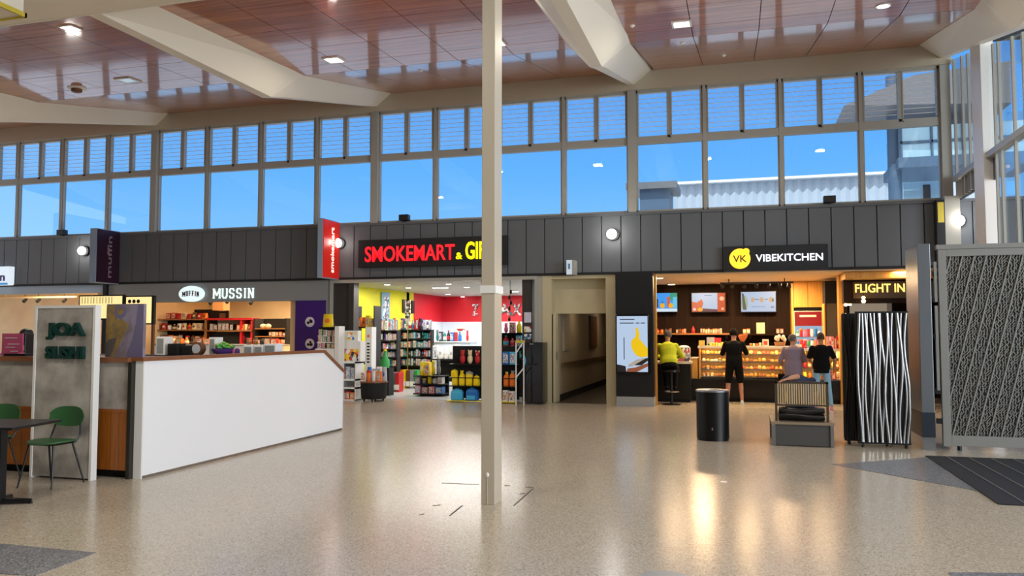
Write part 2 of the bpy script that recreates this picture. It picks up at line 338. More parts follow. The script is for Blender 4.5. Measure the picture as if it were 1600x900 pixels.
# ceiling -----------------------------------------------------------------
b = MB()
ys = [-12, 8.0, 8.97, 9.95, 10.9, 11.87, 12.83, YF, 15.4, D-.05]
gp = .012
for bi in range(len(COLX)-1):
    xa, xb = COLX[bi]+.5, COLX[bi+1]-.5; n = 5; st = 1.055; xc = (xa+xb)/2
    xs = [xa]+[xc+(k-2.5)*st for k in range(6)]+[xb]
    for i in range(len(xs)-1):
        for j in range(1, len(ys)-1):
            X0, X1, Y0, Y1 = xs[i]+gp/2, xs[i+1]-gp/2, ys[j]+(.006), ys[j+1]-.006
            v = [b.bm.verts.new(p) for p in ((X0, Y0, cz(Y0)), (X1, Y0, cz(Y0)), (X1, Y1, cz(Y1)), (X0, Y1, cz(Y1)), (X0, Y0, cz(Y0)+.03), (X1, Y0, cz(Y0)+.03), (X1, Y1, cz(Y1)+.03), (X0, Y1, cz(Y1)+.03))]
            for q in ((3, 2, 1, 0), (4, 5, 6, 7), (0, 1, 5, 4), (1, 2, 6, 5), (2, 3, 7, 6), (3, 0, 4, 7)): b.bm.faces.new([v[k] for k in q])
struct(b.build('ceiling', 'ceiling_wood'), 'glossy red brown timber ceiling panels')
b = MB(); b.prism([(-12, cz(-12)+.032), (8, cz(8)+.032), (YF, ZF+.032), (D, ZW+.032), (D+.35, 7.5), (D+.35, 7.8), (YF, 7.2), (-12, 6.9)], 'x', -24, 7.2)
struct(b.build('ceiling_backing', 'matt_black'), 'dark void and roof above the ceiling panels')
ys_ = F(0, 42, 5.98)[1]
b = MB().box(-24, 7.2, -12, ys_, 5.98, 6.4); b.box(-24, 7.2, ys_-.02, ys_, 5.97, 6.0)
struct(b.build('ceiling_soffit', 'cream_paint'), 'flat cream soffit nearest the viewer')
for k, x in enumerate(COLX):      # cranked roof beams, trapezoid in section
    b = MB()
    st = [(ys_-.05, 5.985, .10, .56), (12.95, 6.03, .10, .56), (D-.05, 7.13, .07, .45)]
    rs = []
    for y, zb, hb_, ht in st:
        zt = cz(y)+.03; rs.append([(x-hb_, y, zb), (x+hb_, y, zb), (x+ht, y, zt), (x-ht, y, zt)])
    r2 = rs[:2]+[[(x-.10, YF, 6.03+.27*(YF-12.95)), (x+.10, YF, 6.03+.27*(YF-12.95)), (x+.54, YF, ZF+.03), (x-.54, YF, ZF+.03)]]+rs[2:]
    b.rings([[Vector(p) for p in r] for r in r2])
    struct(b.build('trim_%d' % (60+k), 'cream_paint'), 'cranked cream roof beam')
# downlights ---------------------------------------------------------------
def downlight(px, py, round_=False, s=.22, on=True, label='', frame='white_paint'):
    # meet the ceiling
    d = _ray(px, py); y = 12.0
    for _ in range(40):
        z = cz(y); t = (z-EYE)/d.z; y = .5*y+.5*(d.y*t)
    x = d.x*(cz(y)-EYE)/d.z; z = cz(y); sl = (cz(y+.1)-cz(y-.1))/.2
    t = thing('downlight', (x, y, z-.02), label, 'ceiling light', 'lights let into the timber ceiling')
    T = lambda v: Vector((v[0], v[1], v[2]+(v[1]-y)*sl))
    if round_:
        b = MB().lathe((x, y, z), [(s*.5, -.0), (s*.5, -.012), (s*.4, -.014), (s*.4, 0)], 24)
        l = MB().lathe((x, y, z), [(s*.4, -.001), (s*.4, -.006)], 24)
    else:
        h = s/2; b = MB(); w_ = s*.14
        for q in ((-h-w_, h+w_, -h-w_, -h), (-h-w_, h+w_, h, h+w_), (-h-w_, -h, -h, h), (h, h+w_, -h, h)): b.box(x+q[0], x+q[1], y+q[2], y+q[3], z-.02, z)
        l = MB().box(x-h, x+h, y-h, y+h, z-.008, z-.001)
    for q in (b, l):
        for v in q.bm.verts: v.co = T(v.co)
    b.build('frame', frame, t); l.build('lens', 'lamp_glow' if on else 'cool_lens', t)
    if on: area('downlight_lamp', (x, y, z-.05), s, s, 30, (1, .9, .74))
    return t
mat('cool_lens', '#cfe4f4', .2, emit='#b8dcf5', es=.35)  # face of the square vent, a faint cool glow put into its colour
downlight(522, 93, s=.26, label='square white ceiling downlight left of the white post, lit')
downlight(1065, 37, s=.24, label='square white ceiling downlight right of the white post, lit')
downlight(1380, 9, True, s=.22, label='round ceiling downlight at the top right, lit')
downlight(110, 43, s=.2, label='small lit downlight at the top left of the timber ceiling')
downlight(776, 67, s=.24, label='lit square downlight half hidden behind the white post')
downlight(200, 125, s=.28, on=False, label='square vent fitting in the left ceiling bay', frame='white_paint')
def ceil_xy(px, py):
    d = _ray(px, py); y = 12.0
    for _ in range(60):
        t = (cz(y)-EYE)/d.z; y = .5*y+.5*(d.y*t)
    return d.x*(cz(y)-EYE)/d.z, y, cz(y)
x, y, z = ceil_xy(120, 137)
t = thing('ceiling_speaker', (x, y, z-.1), 'small brown dome fitting under the left ceiling bay', 'ceiling fitting')
MB().lathe((x, y, z), [(.17, .02), (.17, -.02), (.1, -.03)], 24).build('flange', 'white_paint', t, smooth=True); MB().lathe((x, y, z), [(.1, -.02), (.1, -.08), (.06, -.1)], 24).build('dome', cm('brown'), t, smooth=True)
for (px, py), lb in {(657, 110): 'left of the white post', (1066, 67): 'just below the right square downlight', (1131, 86): 'nearest the windows right of the big beam', (988, 40): 'beside the big middle beam'}.items():
    x, y, z = ceil_xy(px, py)
    o = MB().lathe((x, y, z-.03), [(.02, 0), (.035, .012), (.045, .03), (.045, .04)], 14).build('sprinkler_head', 'white_paint', smooth=True); tag(o, 'tiny sprinkler head in the timber ceiling '+lb, 'sprinkler', 'ceiling sprinklers')
mat('sign_yellow', '#c9b53a', .5)
x0, y0 = F(0, 14, 5.6); b = thing('hanging_sign', (-9.2, 7.9, 5.7), 'yellow edged sign box under the soffit in the top left corner', 'sign')
X, Y = F(42, 28, 5.72); 
q = MB().box(X-1.4, X-.03, Y-.9, Y-.03, 5.74, 5.98); q.build('sign_box', 'cream_paint', b)
q = MB().box(X-1.43, X, Y-.03, Y, 5.72, 5.78).box(X-.03, X, Y-.93, Y, 5.72, 5.78); q.build('edge_trim', 'sign_yellow', b)

# right glazed wall ---------------------------------------------------------
XR = 4.2
mat('slat_blue', '#2c3f55', .3, .3)
wr = struct(empty('window_40', (XR, 15, 4.2)), 'glazed side wall')
b = MB()
def zt_r(y): return (6.03+(y-12.95)*.232 if y > 12.95 else 6.03)-.02
for yy in (17.45, 16.86, 16.45, 14.93, 14.66, 13.98, 13.5, 12.2, 11.1, 10): b.box(XR-.01, XR+.03, yy-.03, yy+.03, 4.25 if yy > 15 else 0.02, zt_r(yy))
b.box(XR-.07, XR+.08, 9, 17.5, 4.58, 4.68); b.build('window_frame', 'frame_paint', wr)
MB().prism([(9, 4.66), (17.5, 4.66), (17.5, zt_r(17.5)), (12.95, zt_r(12.95)), (9, zt_r(9))], 'x', XR+.02, XR+.03).build('pane', 'window_glass', wr)
MB().box(XR+.02, XR+.03, 9, 14.9, .02, 4.6).build('pane', 'window_glass', wr)
for k in range(7): MB().box(XR-.02, XR+.04, 15.9+k*.22, 15.92+k*.22, 4.22, 4.6).build('slat', 'frame_paint', wr)
MB().box(XR+.04, XR+.07, 15.0, 17.5, 4.2, 4.6).build('lower_panel', 'slat_blue', wr)
struct(MB().box(XR-.1, XR+.1, 15.25, 15.85, 0, 6.75).build('trim_70', 'white_paint'), 'white steel post in the side wall')
struct(MB().box(3.93, 4.2, D-.35, D-.07, 0, 4.27).build('trim_71', 'frame_paint'), 'pale grey pier at the end of the shop fronts')
t = thing('blade_sign', (3.86, 17.3, 3), 'dark upright blade sign with yellow panel on the far right pier', 'sign')
MB().box(3.78, 3.93, 17.25, 17.5, 3.0, 4.2).build('sign_box', 'black', t); MB().box(3.80, 3.91, 17.24, 17.25, 3.75, 4.15).build('yellow_panel', 'sign_yellow', t, label='yellow upper panel')
struct(MB().box(4.3, 7.2, D-.02, D+.2, 0, 2.93).build('wall_right', 'cladding'))

# outside ---------------------------------------------------------------------
mat('apron', '#c9cbca', .9, mottle=(.3, '#b9bcbc', .3)); mat('roof_sheet', '#dfe3e6', .6); mat('corrugated', '#a9b8c6', .5); mat('tower_blue', '#3f5a75', .5); mat('tower_glass', '#9dc0d2', .15, .3)
struct(MB().box(-150, 150, 27.2, 300, -.5, -.3).build('apron_ground', 'apron'), 'pale concrete apron outside')
struct(MB().box(-24, 8, D+.25, 21.7, 3.3, 3.55).build('shop_roof', mat('dark_roof', '#34373a', .8)), 'flat dark roof over the shops, toned and cut for ceiling reflections')  # unseen slab, its dark tone and depth shaped for the ceiling's reflections
t = thing('corrugated_building', (3, 40, 0), 'long corrugated grey building seen through the right windows', 'building')
Xa, Za = P(1052, 290, 40); Xb, Zb = P(1478, 278, 40); b = MB(); n = int((Xb+2-Xa)/.42)
zig = [];
for k in range(n*2+1): zig.append((Xa+k*.21, 40+(.12 if k % 2 else 0)))
b.prism(zig+[(zig[-1][0], 41), (zig[0][0], 41)], 'z', -.3, Za); b.build('wall', 'corrugated', t)
MB().box(Xa-.2, zig[-1][0]+.3, 39.7, 41, Za, Za+.12).build('roof_edge', 'roof_sheet', t)
t = thing('plant_room', (P(1025, 300, 36)[0], 36, 0), 'dark square rooftop hut with a flat lid left of the corrugated building', 'building')
a0, a1, z0, z1 = R4(1000, 296, 1046, 345, 36); MB().box(a0, a1, 36, 38, -.3, z1).build('wall', 'tower_blue', t); MB().box(a0-.6, a1+.35, 35.7, 38.2, z1, z1+.3).build('roof', 'cladding', t)
t = thing('control_tower', (P(1400, 300, 30)[0], 30, 0), 'blue grey round pillar carrying a glazed tower room behind the right windows', 'building')
a0, a1, z0, z1 = R4(1386, 120, 1408, 330, 30); xc = (a0+a1)/2; MB().lathe((xc, 30, -.3), [((a1-a0)/2, 0), ((a1-a0)/2, z1+.3)], 20).build('pillar', 'tower_blue', t, smooth=True)
g0, g1, gz0, gz1 = R4(1406, 196, 1520, 245, 29.5); b = MB().box(g0, g1+2, 29.5, 32, gz0, gz1); b.build('glazed_room', 'tower_glass', t)
b = MB().box(g0-.1, g1+2, 29.3, 32.2, gz0-.35, gz0); b.box(g0, g1+2, 29.4, 29.5, (gz0+gz1)/2-.04, (gz0+gz1)/2+.04)
for k in range(4): b.box(g0+k*.95, g0+.06+k*.95, 29.4, 29.5, gz0, gz1)
b.build('deck', 'tower_blue', t)
r0, r1, rz0, rz1 = R4(1395, 120, 1520, 160, 29); b = MB(); b.prism([(r0-1.6, rz0), (r0+.6, rz1), (r1+1, rz1+.2), (r1+1, rz0-.3)], 'y', 28.6, 32); b.build('roof', 'cladding', t)
t = thing('site_cabin', (P(1450, 300, 34)[0], 34, 0), 'low glazed cabin with dark window beside the tower pillar', 'building')
a0, a1, z0, z1 = R4(1412, 283, 1476, 330, 34); MB().box(a0, a1, 34, 36, -.3, z1).build('wall', 'tower_glass', t); MB().box(a0+.7, a1-.5, 33.95, 34, z0-.5, z1-.15).build('window', 'black', t); MB().box(a0-.2, a1+.2, 33.8, 36.2, z1, z1+.12).build('roof', 'roof_sheet', t)

# ================================================================== FRONT WALL FURNITURE
def globe(px, py, lb):
    x, z = P(px, py, D-.12); t = thing('wall_lamp', (x, D-.03, z-.1), lb, 'wall light', 'round wall lamps on the dark cladding')
    MB().tube([(x+.03, D-.03, z), (x+.03, D-.09, z)], .13, 20).build('back_plate', 'dark_metal', t)
    MB().ball((x, D-.15, z), (.115, .09, .115), seg=24, rg=14).build('glass_globe', 'globe_glow', t, smooth=True)
    l = bpy.data.lights.new('globe_lamp', 'POINT'); l.energy = 10; l.color = (1, .95, .88); l.shadow_soft_size = .12; o = bpy.data.objects.new('globe_lamp', l); COL.objects.link(o); o.location = (x, D-.4, z)
globe(129, 392, 'round white wall lamp on the cladding at the far left'); globe(528, 380, 'round white wall lamp beside the red blade sign')
globe(956, 366, 'round white wall lamp above the corridor door, right of the post'); globe(1497, 345, 'round white wall lamp at the far right above the grey gate')
for (px, py), lb in {(97, 367): 'leftmost, above the left shop', (632, 347): 'middle one, above the red and yellow shop sign', (1296, 315): 'rightmost, above the black kitchen sign'}.items():
    x, z = P(px, py, D-.1); t = thing('camera_box', (x, D-.1, 4.25), 'black camera box on the cladding edge, '+lb, 'lamp', 'black camera boxes on the cladding ledge')  # small camera boxes on the ledge, no lamps
    MB().box(x-.12, x+.12, D-.18, D-.02, 4.27, 4.41).build('housing', 'black', t, bevel=.01); MB().box(x-.03, x+.03, D-.12, D-.04, 4.25, 4.28).build('bracket', 'dark_metal', t)
def blade(x0, x1, yf, face, side, lb, letters, lc):
    t = thing('blade_sign', ((x0+x1)/2, (yf+D)/2, 2.88), lb, 'sign'); z0, z1 = 2.88, 4.3
    MB().box(x0, x1-.02, yf, D-.04, z0, z1).build('sign_box', face, t); MB().box(x1-.02, x1, yf+.02, D-.06, z0+.02, z1-.02).build('side_panel', side, t, label='coloured side panel')
    b = MB(); me = text_mesh(letters, .01, .5); xs = [v.co.x for v in me.vertices]; ys = [v.co.y for v in me.vertices]; L = max(xs)-min(xs); H = max(ys)-min(ys)
    for v in me.vertices:
        u = (v.co.x-min(xs))/L; w = (v.co.y-min(ys))/H; v.co = (x1+(.012 if v.co.z > 0 else 0), (yf+D)/2+.08-w*.15, z0+.15+u*1.1)
    b.mesh(me, Matrix.Identity(4)); b.build('lettering', lc, t)
mat('sign_side_grey', '#8fa0b4', .5); mat('sign_red', '#c41d12', .4, emit='#d01d10', es=.35); mat('sign_plum', '#2c0c24', .4); mat('plum_letter', '#8d7a86', .5)
xa = P(496, 400, 16.75)[0]; xb = P(505, 400, 16.75)[0]
mat('letter_cream', '#f5e9d8', .4, emit='#fff0dd', es=.8)
blade(xa, xb, 16.75, 'sign_side_grey', 'sign_red', 'red sided blade sign box projecting from the cladding', 'smokemart', 'letter_cream')
xa = P(140, 400, 16.75)[0]; xb = P(151, 400, 16.75)[0]; blade(xa, xb, 16.75, 'sign_side_grey', 'sign_plum', 'dark plum sided blade sign box projecting at the far left', 'muffin', 'plum_letter')
# smoke shop sign
Ys = D-.16; a0, a1, z0, z1 = R4(560, 373, 792, 412, Ys)
zz = .5*(P(560, 396, Ys)[1]-.0+P(792, 390, Ys)[1]); a0, a1 = P(560, 395, Ys)[0], P(792, 390, Ys)[0]; z0, z1 = P(676, 415.5, Ys)[1], P(676, 371.5, Ys)[1]
t = thing('shop_sign', ((a0+a1)/2, Ys, z0), 'black sign board with red and yellow lettering above the gift shop', 'sign')
mat('sign_black', '#14171c', .5); mat('red_letter', '#e8202a', .4, emit='#ff1a26', es=1.3); mat('yellow_letter', '#f5e21a', .4, emit='#f8e600', es=1.0)
MB().box(a0, a1, Ys, D-.03, z0, z1).build('board', 'sign_black', t)
def LX(px): return P(px, 393, Ys-.03)[0]
b = MB(); text(b, 'SMOKEMART', LX(570), LX(710), z0+.13, z1-.165, Ys, Ys-.03, .01); b.build('red_letters', 'red_letter', t, label='red letters')
b = MB(); text(b, '&', LX(712), LX(722), z0+.14, z0+.3, Ys, Ys-.03, .02); text(b, 'GIFTS', LX(727), LX(780), z0+.13, z1-.12, Ys, Ys-.03, .022); b.build('yellow_letters', 'yellow_letter', t, label='yellow letters')
# kitchen sign
Ys = D-.18; a0, a1 = P(1131, 405, Ys)[0], P(1294, 402, Ys)[0]; z0, z1 = P(1212, 423, Ys)[1], P(1212, 383, Ys)[1]
t = thing('shop_sign', ((a0+a1)/2, Ys, z0), 'black sign with yellow disc and white letters above the kitchen counter', 'sign')
MB().box(a0, a1, Ys, D-.03, z0, z1).build('board', 'sign_black', t)
mat('disc_yellow', '#f5c832', .4, emit='#ffca30', es=1.1); mat('white_letter', '#ffffff', .4, emit='#f2f4ff', es=1.6); mat('disc_letter', '#3a3420', .5)
cx, czd = P(1156, 404, Ys)[0], (z0+z1)/2+.0
q = MB().tube([(cx, Ys, czd), (cx, Ys-.03, czd)], .215, 36); q.tube([(cx+.13, Ys, czd+.15), (cx+.13, Ys-.03, czd+.15)], .07, 16); q.build('disc', 'disc_yellow', t, label='yellow disc')
b = MB(); text(b, 'VK', cx-.14, cx+.14, czd-.075, czd+.07, Ys-.03, Ys-.036, .012); b.build('disc_letters', 'disc_letter', t)
def LX(px): return P(px, 403, Ys-.03)[0]
b = MB(); text(b, 'VIBEKITCHEN', LX(1181), LX(1286), czd-.07, czd+.08, Ys, Ys-.025, .006); b.build('white_letters', 'white_letter', t)
# projecting corridor sign
x0, z0 = P(885, 429, 17.2); x1, z1 = P(897, 406, 17.2)
t = thing('hanging_sign', ((x0+x1)/2, 17.3, z0), 'small pale blue projecting sign above the corridor opening', 'sign')
mat('pale_sign', '#c5d2dc', .4, emit='#bcd2e4', es=.4); mat('pale_mark', '#5d8fb8', .5)
MB().box(x1-.05, x1, 17.2, D-.03, z0, z1).build('sign_box', 'frame_paint', t); MB().box(x0, x1-.05, 17.2, 17.26, z0, z1).build('sign_face', 'pale_sign', t)
MB().box(x0+.04, x1-.09, 17.19, 17.2, z0+.12, z1-.08).build('pictogram', 'pale_mark', t)
# left shop sign (letter n)
Ys = D-.2; a0, a1, z0, z1 = R4(-45, 417, 14, 446, Ys); t = thing('shop_sign', ((a0+a1)/2, Ys, z0), 'white sign box with purple letter n at the left edge', 'sign')
MB().box(a0, a1, Ys, D-.03, z0, z1).build('sign_box', mat('sign_white', '#dfe9f2', .4, emit='#d3e6f5', es=.7), t); MB().box(a0, a1-.04, Ys-.005, Ys, z0+.01, z0+.07).build('stripe', mat('stripe_blue', '#3b8fd0', .4, emit='#3b8fd0', es=.5), t)
b = MB(); text(b, 'n', P(0, 430, Ys)[0], P(8, 430, Ys)[0], z0+.12, z0+.28, Ys-.001, Ys-.012, .03); b.build('letter', cm('purple'), t)

# ================================================================== LEFT SHOPS (lit interiors behind the low kiosk)
mat('shop_cream', '#e3c79c', .6); mat('shop_marble', '#dcc096', .4, mottle=(1.4, '#ecd8b4', .2)); mat('grey_band', '#8b8e90', .5); mat('blue_band', '#9fb0c4', .5); mat('purple_panel', '#3a1272', .5); mat('shop_floor', '#8f8a82', .4)
def px(x, Y, y=500): return P(x, y, Y)[0]
struct(MB().box(-36, -9.75, 22.4, 22.6, 0, 3.1).build('wall_shop_back', 'shop_marble')); struct(MB().box(-36, -9.95, D+.02, 22.4, 2.85, 2.95).build('ceiling_left_shops', 'shop_cream'))
struct(MB().box(-36, -9.95, D, 22.5, -.19, 0).build('floor_left_shops', 'shop_floor')); struct(MB().box(px(462, 18), px(509, D), 17.75, 22.4, 0, 2.9).build('wall_shop_side', 'shop_cream'))
struct(MB().box(-24, px(164, 17.5), D-.02, D+.15, 2.66, 2.9).build('trim_80', 'blue_band')); struct(MB().box(px(165, 17.5), px(509, 17.5), D-.02, D+.15, 2.38, 2.9).build('trim_81', 'grey_band'))
struct(MB().box(px(163, 17.5)-.08, px(165, 17.5), D-.1, D+.1, 0, 4.2).build('trim_82', 'dark_metal')); struct(MB().box(px(160, 18), px(166, 18), D+.2, 22.4, 0, 2.9).build('wall_shop_party', 'shop_cream'))
a0, a1, z0, z1 = R4(462, 467, 508, 560, D-.01); t = thing('wall_panel', ((a0+a1)/2, D-.02, 0), 'deep purple wall panel with two white round emblems right of the muffin shop', 'panel')
MB().box(a0, a1, D-.04, D+.16, 0, 2.38).build('panel', 'purple_panel', t)
mat('emblem_white', '#dcd6e4', .5)
for yy in (503, 537):
    x, z = P(484, yy, D-.05); MB().tube([(x, D-.04, z), (x, D-.055, z)], .125, 28).build('emblem', 'emblem_white', t, label='white round emblem')
    b = MB(); b.ball((x-.04, D-.058, z-.02), (.04, .006, .035), seg=14); b.ball((x+.04, D-.058, z-.02+.03*(yy == 503)), (.045, .006, .04), seg=14); b.ball((x+.02, D-.058, z+.04), (.03, .006, .03), seg=14); b.build('emblem_mark', 'black', t)
# muffin shop signs
Ys = D-.12; cx, cz_ = P(298, 459, Ys); t = thing('shop_sign', (cx, Ys, cz_-.2), 'white oval sign with plum lettering on the grey band of the bakery', 'sign')
b = MB(); b.rings([[(cx+.37*math.cos(2*PI*k/40), y, cz_+.205*math.sin(2*PI*k/40)) for k in range(40)] for y in (Ys+.08, Ys)]); b.build('oval_board', mat('oval_white', '#e8fbfb', .4, emit='#dff8fa', es=.75), t)
b = MB(); slab(b, 'MUFFIN', cx-.25, cx+.25, cz_-.085, cz_+.05, Ys-.012, Ys, .02, arch=.03); b.build('lettering', mat('plum', '#5a1838', .5), t)
a0, a1, z0, z1 = R4(330, 450, 393, 466, Ys); t = thing('shop_sign', ((a0+a1)/2, Ys, z0), 'white slab serif letters on the grey band, right of the oval sign', 'sign')
b = MB(); slab(b, 'MUSSIN', a0, a1, z0, z1, Ys+.07, Ys+.1, .027); b.build('white_letters', mat('mint_letter', '#eafffb', .4, emit='#e6fffb', es=.85), t)
# menu light boxes
mat('menu_glow', '#f5e2a8', .5, emit='#ffe29a', es=.9); 
Ym = 15.2
a0, a1, z0, z1 = R4(122, 461, 192, 560, Ym); t = thing('menu_light_box', ((a0+a1)/2, Ym, 0), 'left lit cream menu board on a dark frame behind the concrete sushi panel', 'menu board', 'lit menu boards')
zb = P(150, 480, Ym)[1]; zt = P(150, 461, Ym)[1]
MB().box(a0, a1, Ym, Ym+.08, zb-.3, zt).build('frame', 'dark_metal', t); MB().box(a0+.04, a1-.04, Ym-.01, Ym, zb-.26, zt-.03).build('lit_face', 'menu_glow', t)
b = MB(); 
for k in range(11): b.box(a0+.1+k*.085, a0+.115+k*.085, Ym-.014, Ym-.01, zt-.2, zt-.05)
b.build('printed_columns', cm('brown'), t); MB().box(a0+.02, a0+.06, Ym+.01, Ym+.07, 0, zb-.3).box(a1-.06, a1-.02, Ym+.01, Ym+.07, 0, zb-.3).build('legs', 'dark_metal', t)
a0, a1, z0, z1 = R4(195, 462, 240, 507, Ym); t = thing('menu_light_box', ((a0+a1)/2, Ym, 0), 'right lit cream menu board with dark round motifs, on a tall brown post', 'menu board', 'lit menu boards')
MB().box(a0, a1, Ym, Ym+.08, z0, z1).build('frame', 'dark_metal', t); MB().box(a0+.04, a1-.06, Ym-.01, Ym, z0+.03, z1-.03).build('lit_face', 'menu_glow', t)
b = MB()
for r in range(3):
    for c in range(3): b.tube([(a0+.14+c*.12, Ym-.01, z1-.13-r*.16), (a0+.14+c*.12, Ym-.016, z1-.13-r*.16)], .045, 14)
b.build('round_motifs', 'dark_metal', t); MB().box(a1-.05, a1, Ym, Ym+.06, 0, z0).build('post', cm('brown'), t)

# products ------------------------------------------------------------------
def pack_mesh(kind):
    b = MB()
    if kind == 'box': b.box(-.5, .5, -.5, .5, 0, 1, 0).box(-.42, .42, -.52, -.5, .12, .86, 1)
    elif kind == 'pouch':
        b.rings([[(-.5*w, -.5*d, z), (0, -.62*d, z), (.5*w, -.5*d, z), (.5*w, .5*d, z), (-.5*w, .5*d, z)] for z, w, d in ((0, .9, 1), (.1, 1, 1), (.5, .96, .8), (.85, 1, .3), (1, 1, .1))], 0); b.ball((0, -.42, .45), (.3, .16, .22), 1, 10, 6)
    elif kind == 'bottle': b.lathe((0, 0, 0), [(.42, 0), (.5, .05), (.5, .55), (.3, .75), (.18, .8), (.18, .92)], 12, 0); b.lathe((0, 0, 0), [(.22, .9), (.22, 1)], 12, 1); b.lathe((0, 0, 0), [(.51, .15), (.51, .5)], 12, 1)
    elif kind == 'tin': b.lathe((0, 0, 0), [(.5, 0), (.5, .82)], 14, 0); b.lathe((0, 0, 0), [(.53, .82), (.53, 1), (.4, 1.02)], 14, 1)
    elif kind == 'book': b.box(-.5, .5, -.5, .5, 0, 1, 0).box(-.51, .3, -.51, -.5, .05, .95, 1).box(-.45, .45, -.46, .46, .96, 1.01, 1)
    elif kind == 'plush': b.ball((0, 0, .35), (.42, .42, .36), 0); b.ball((0, -.05, .78), (.32, .3, .24), 0); b.ball((-.24, 0, .97), (.1, .08, .1), 1, 8, 6); b.ball((.24, 0, .97), (.1, .08, .1), 1, 8, 6); b.ball((0, -.34, .72), (.1, .06, .07), 1, 8, 6)
    elif kind == 'backpack':
        b.rings([[(x*w, y*d, z) for x, y in ((-.5, -.25), (-.4, -.5), (.4, -.5), (.5, -.25), (.5, .3), (.4, .5), (-.4, .5), (-.5, .3))] for z, w, d in ((0, .85, .9), (.08, 1, 1), (.7, 1, .95), (.9, .85, .75), (1, .5, .4))], 0); b.box(-.34, .34, -.64, -.45, .1, .45, 1); b.tube([(-.1, 0, .97), (-.1, 0, 1.06), (.1, 0, 1.06), (.1, 0, .97)], .03, 6, 1)
    return b
_pm = {}
def product(kind, c1, c2, x, y, z, w, d, h, label, group, cat, name, rz=0):
    k = (kind, c1, c2)
    if k not in _pm:
        b = pack_mesh(kind); bmesh.ops.recalc_face_normals(b.bm, faces=b.bm.faces); me = bpy.data.meshes.new(name); b.bm.to_mesh(me); b.bm.free()
        for q in (c1, c2): me.materials.append(MATS[q] if q in MATS else cm(q))
        if kind in ('plush', 'tin', 'bottle', 'pouch'):
            for p in me.polygons: p.use_smooth = True
        _pm[k] = me
    o = bpy.data.objects.new(name, _pm[k]); COL.objects.link(o); o.location = (x, y, z); o.scale = (w, d, h); o.rotation_euler = (0, 0, rz)
    return tag(o, label, cat, group)
ORD = ['first', 'second', 'third', 'fourth', 'fifth', 'sixth', 'seventh', 'eighth', 'ninth', 'tenth', 'eleventh', 'twelfth', 'thirteenth', 'fourteenth', 'fifteenth', 'sixteenth', 'seventeenth', 'eighteenth', 'nineteenth', 'twentieth']
CATN = {'box': ('boxed_item', 'box'), 'pouch': ('snack_pouch', 'snack bag'), 'bottle': ('bottle', 'bottle'), 'tin': ('tin', 'tin'), 'book': ('book', 'book'), 'plush': ('soft_toy', 'soft toy'), 'backpack': ('backpack', 'backpack')}
def row(x0, x1, y, z, n, hmax, kinds, cols, where, dy=.12, prints=('print_bright',), fill=.9):
    st = (x1-x0)/n
    for i in range(n):
        kd = random.choice(kinds); c = random.choice(cols); nm, ct = CATN[kd]; h = hmax*random.uniform(.75, 1); w = st*fill*random.uniform(.85, 1)
        second = random.choice(prints) if kd in ('box', 'book') else random.choice(cols)
        if kd in ('tin', 'bottle', 'plush'): w = min(w, h*.8)
        product(kd, c, second, x0+st*(i+.5), y, z, w, min(dy, max(w, .04)) if kd != 'box' else dy, h, '%s %s, %s from left, %s' % (c if c in CC else 'pale', nm.replace('_', ' '), ORD[i], where), 'goods '+where, ct, nm)
def shelf_unit(name, x0, x1, yf, dep, levels, ztop, label, cat='shelf', mw='matt_black', back=True, group=None, side=.025):
    t = thing(name, ((x0+x1)/2, yf+dep/2, 0), label, cat, group)
    for a in (x0, x1-side): MB().box(a, a+side, yf, yf+dep, 0, ztop).build('side_panel', mw, t)
    if back: MB().box(x0+side, x1-side, yf+dep-.02, yf+dep, .02, ztop).build('back_panel', mw, t)
    for z in levels: MB().box(x0+side, x1-side, yf, yf+dep-.02, z-.03, z).build('shelf', mw, t)
    return t
# bakery shelving seen above the low white wall
Yb = 20.0
def wx(p): return px(p, Yb)
def wz(y, x=330): return P(x, y, Yb)[1]
x0, x1 = wx(238), wx(322); t = thing('bakery_shelving', ((x0+x1)/2, Yb+.25, 0), 'left timber bakery shelving stacked with goods', 'shelf', 'bakery shelves')
lv = [wz(534), wz(515), wz(498)]
for z in lv: MB().box(x0, x1, Yb, Yb+.45, z-.035, z).build('shelf', 'shelf_wood', t)
for a in (x0, x1-.05): MB().box(a, a+.05, Yb, Yb+.45, 0, lv[-1]).build('upright', 'shelf_wood', t)
MB().box(x0, x1, Yb+.45, Yb+.47, 0, lv[-1]).build('back_panel', 'dark_wood', t)
row(x0+.06, x1-.06, Yb+.15, lv[0], 9, .22, ['tin', 'bottle', 'box'], ['orange', 'brown', 'red', 'cream', 'black'], 'on the lowest bakery shelf')
row(x0+.06, x1-.06, Yb+.15, lv[1], 10, .2, ['box', 'tin', 'bottle', 'pouch'], ['cream', 'white', 'orange', 'brown', 'red'], 'on the middle bakery shelf')
row(x0+.4, x1-.06, Yb+.15, lv[2], 8, .2, ['pouch', 'box'], ['orange', 'red', 'cream', 'brown'], 'on the top bakery shelf')
x0, x1 = wx(322), wx(393); t = thing('bakery_shelving', ((x0+x1)/2, Yb+.25, 0), 'middle bakery counter shelving with a red top edge', 'shelf', 'bakery shelves')
z2, z1_, z0_ = wz(497), wz(516), wz(522)
MB().box(x0, x1, Yb, Yb+.45, z2-.06, z2).build('shelf', cm('red'), t, label='red shelf edge'); MB().box(x0, x1, Yb, Yb+.45, z1_-.035, z1_).build('shelf', 'shelf_wood', t)
for a in (x0, (x0+x1)/2+.35, x1-.06): MB().box(a, a+.06, Yb+.05, Yb+.45, 0, z2-.06).build('upright', cm('red') if a > x0 else 'dark_wood', t)
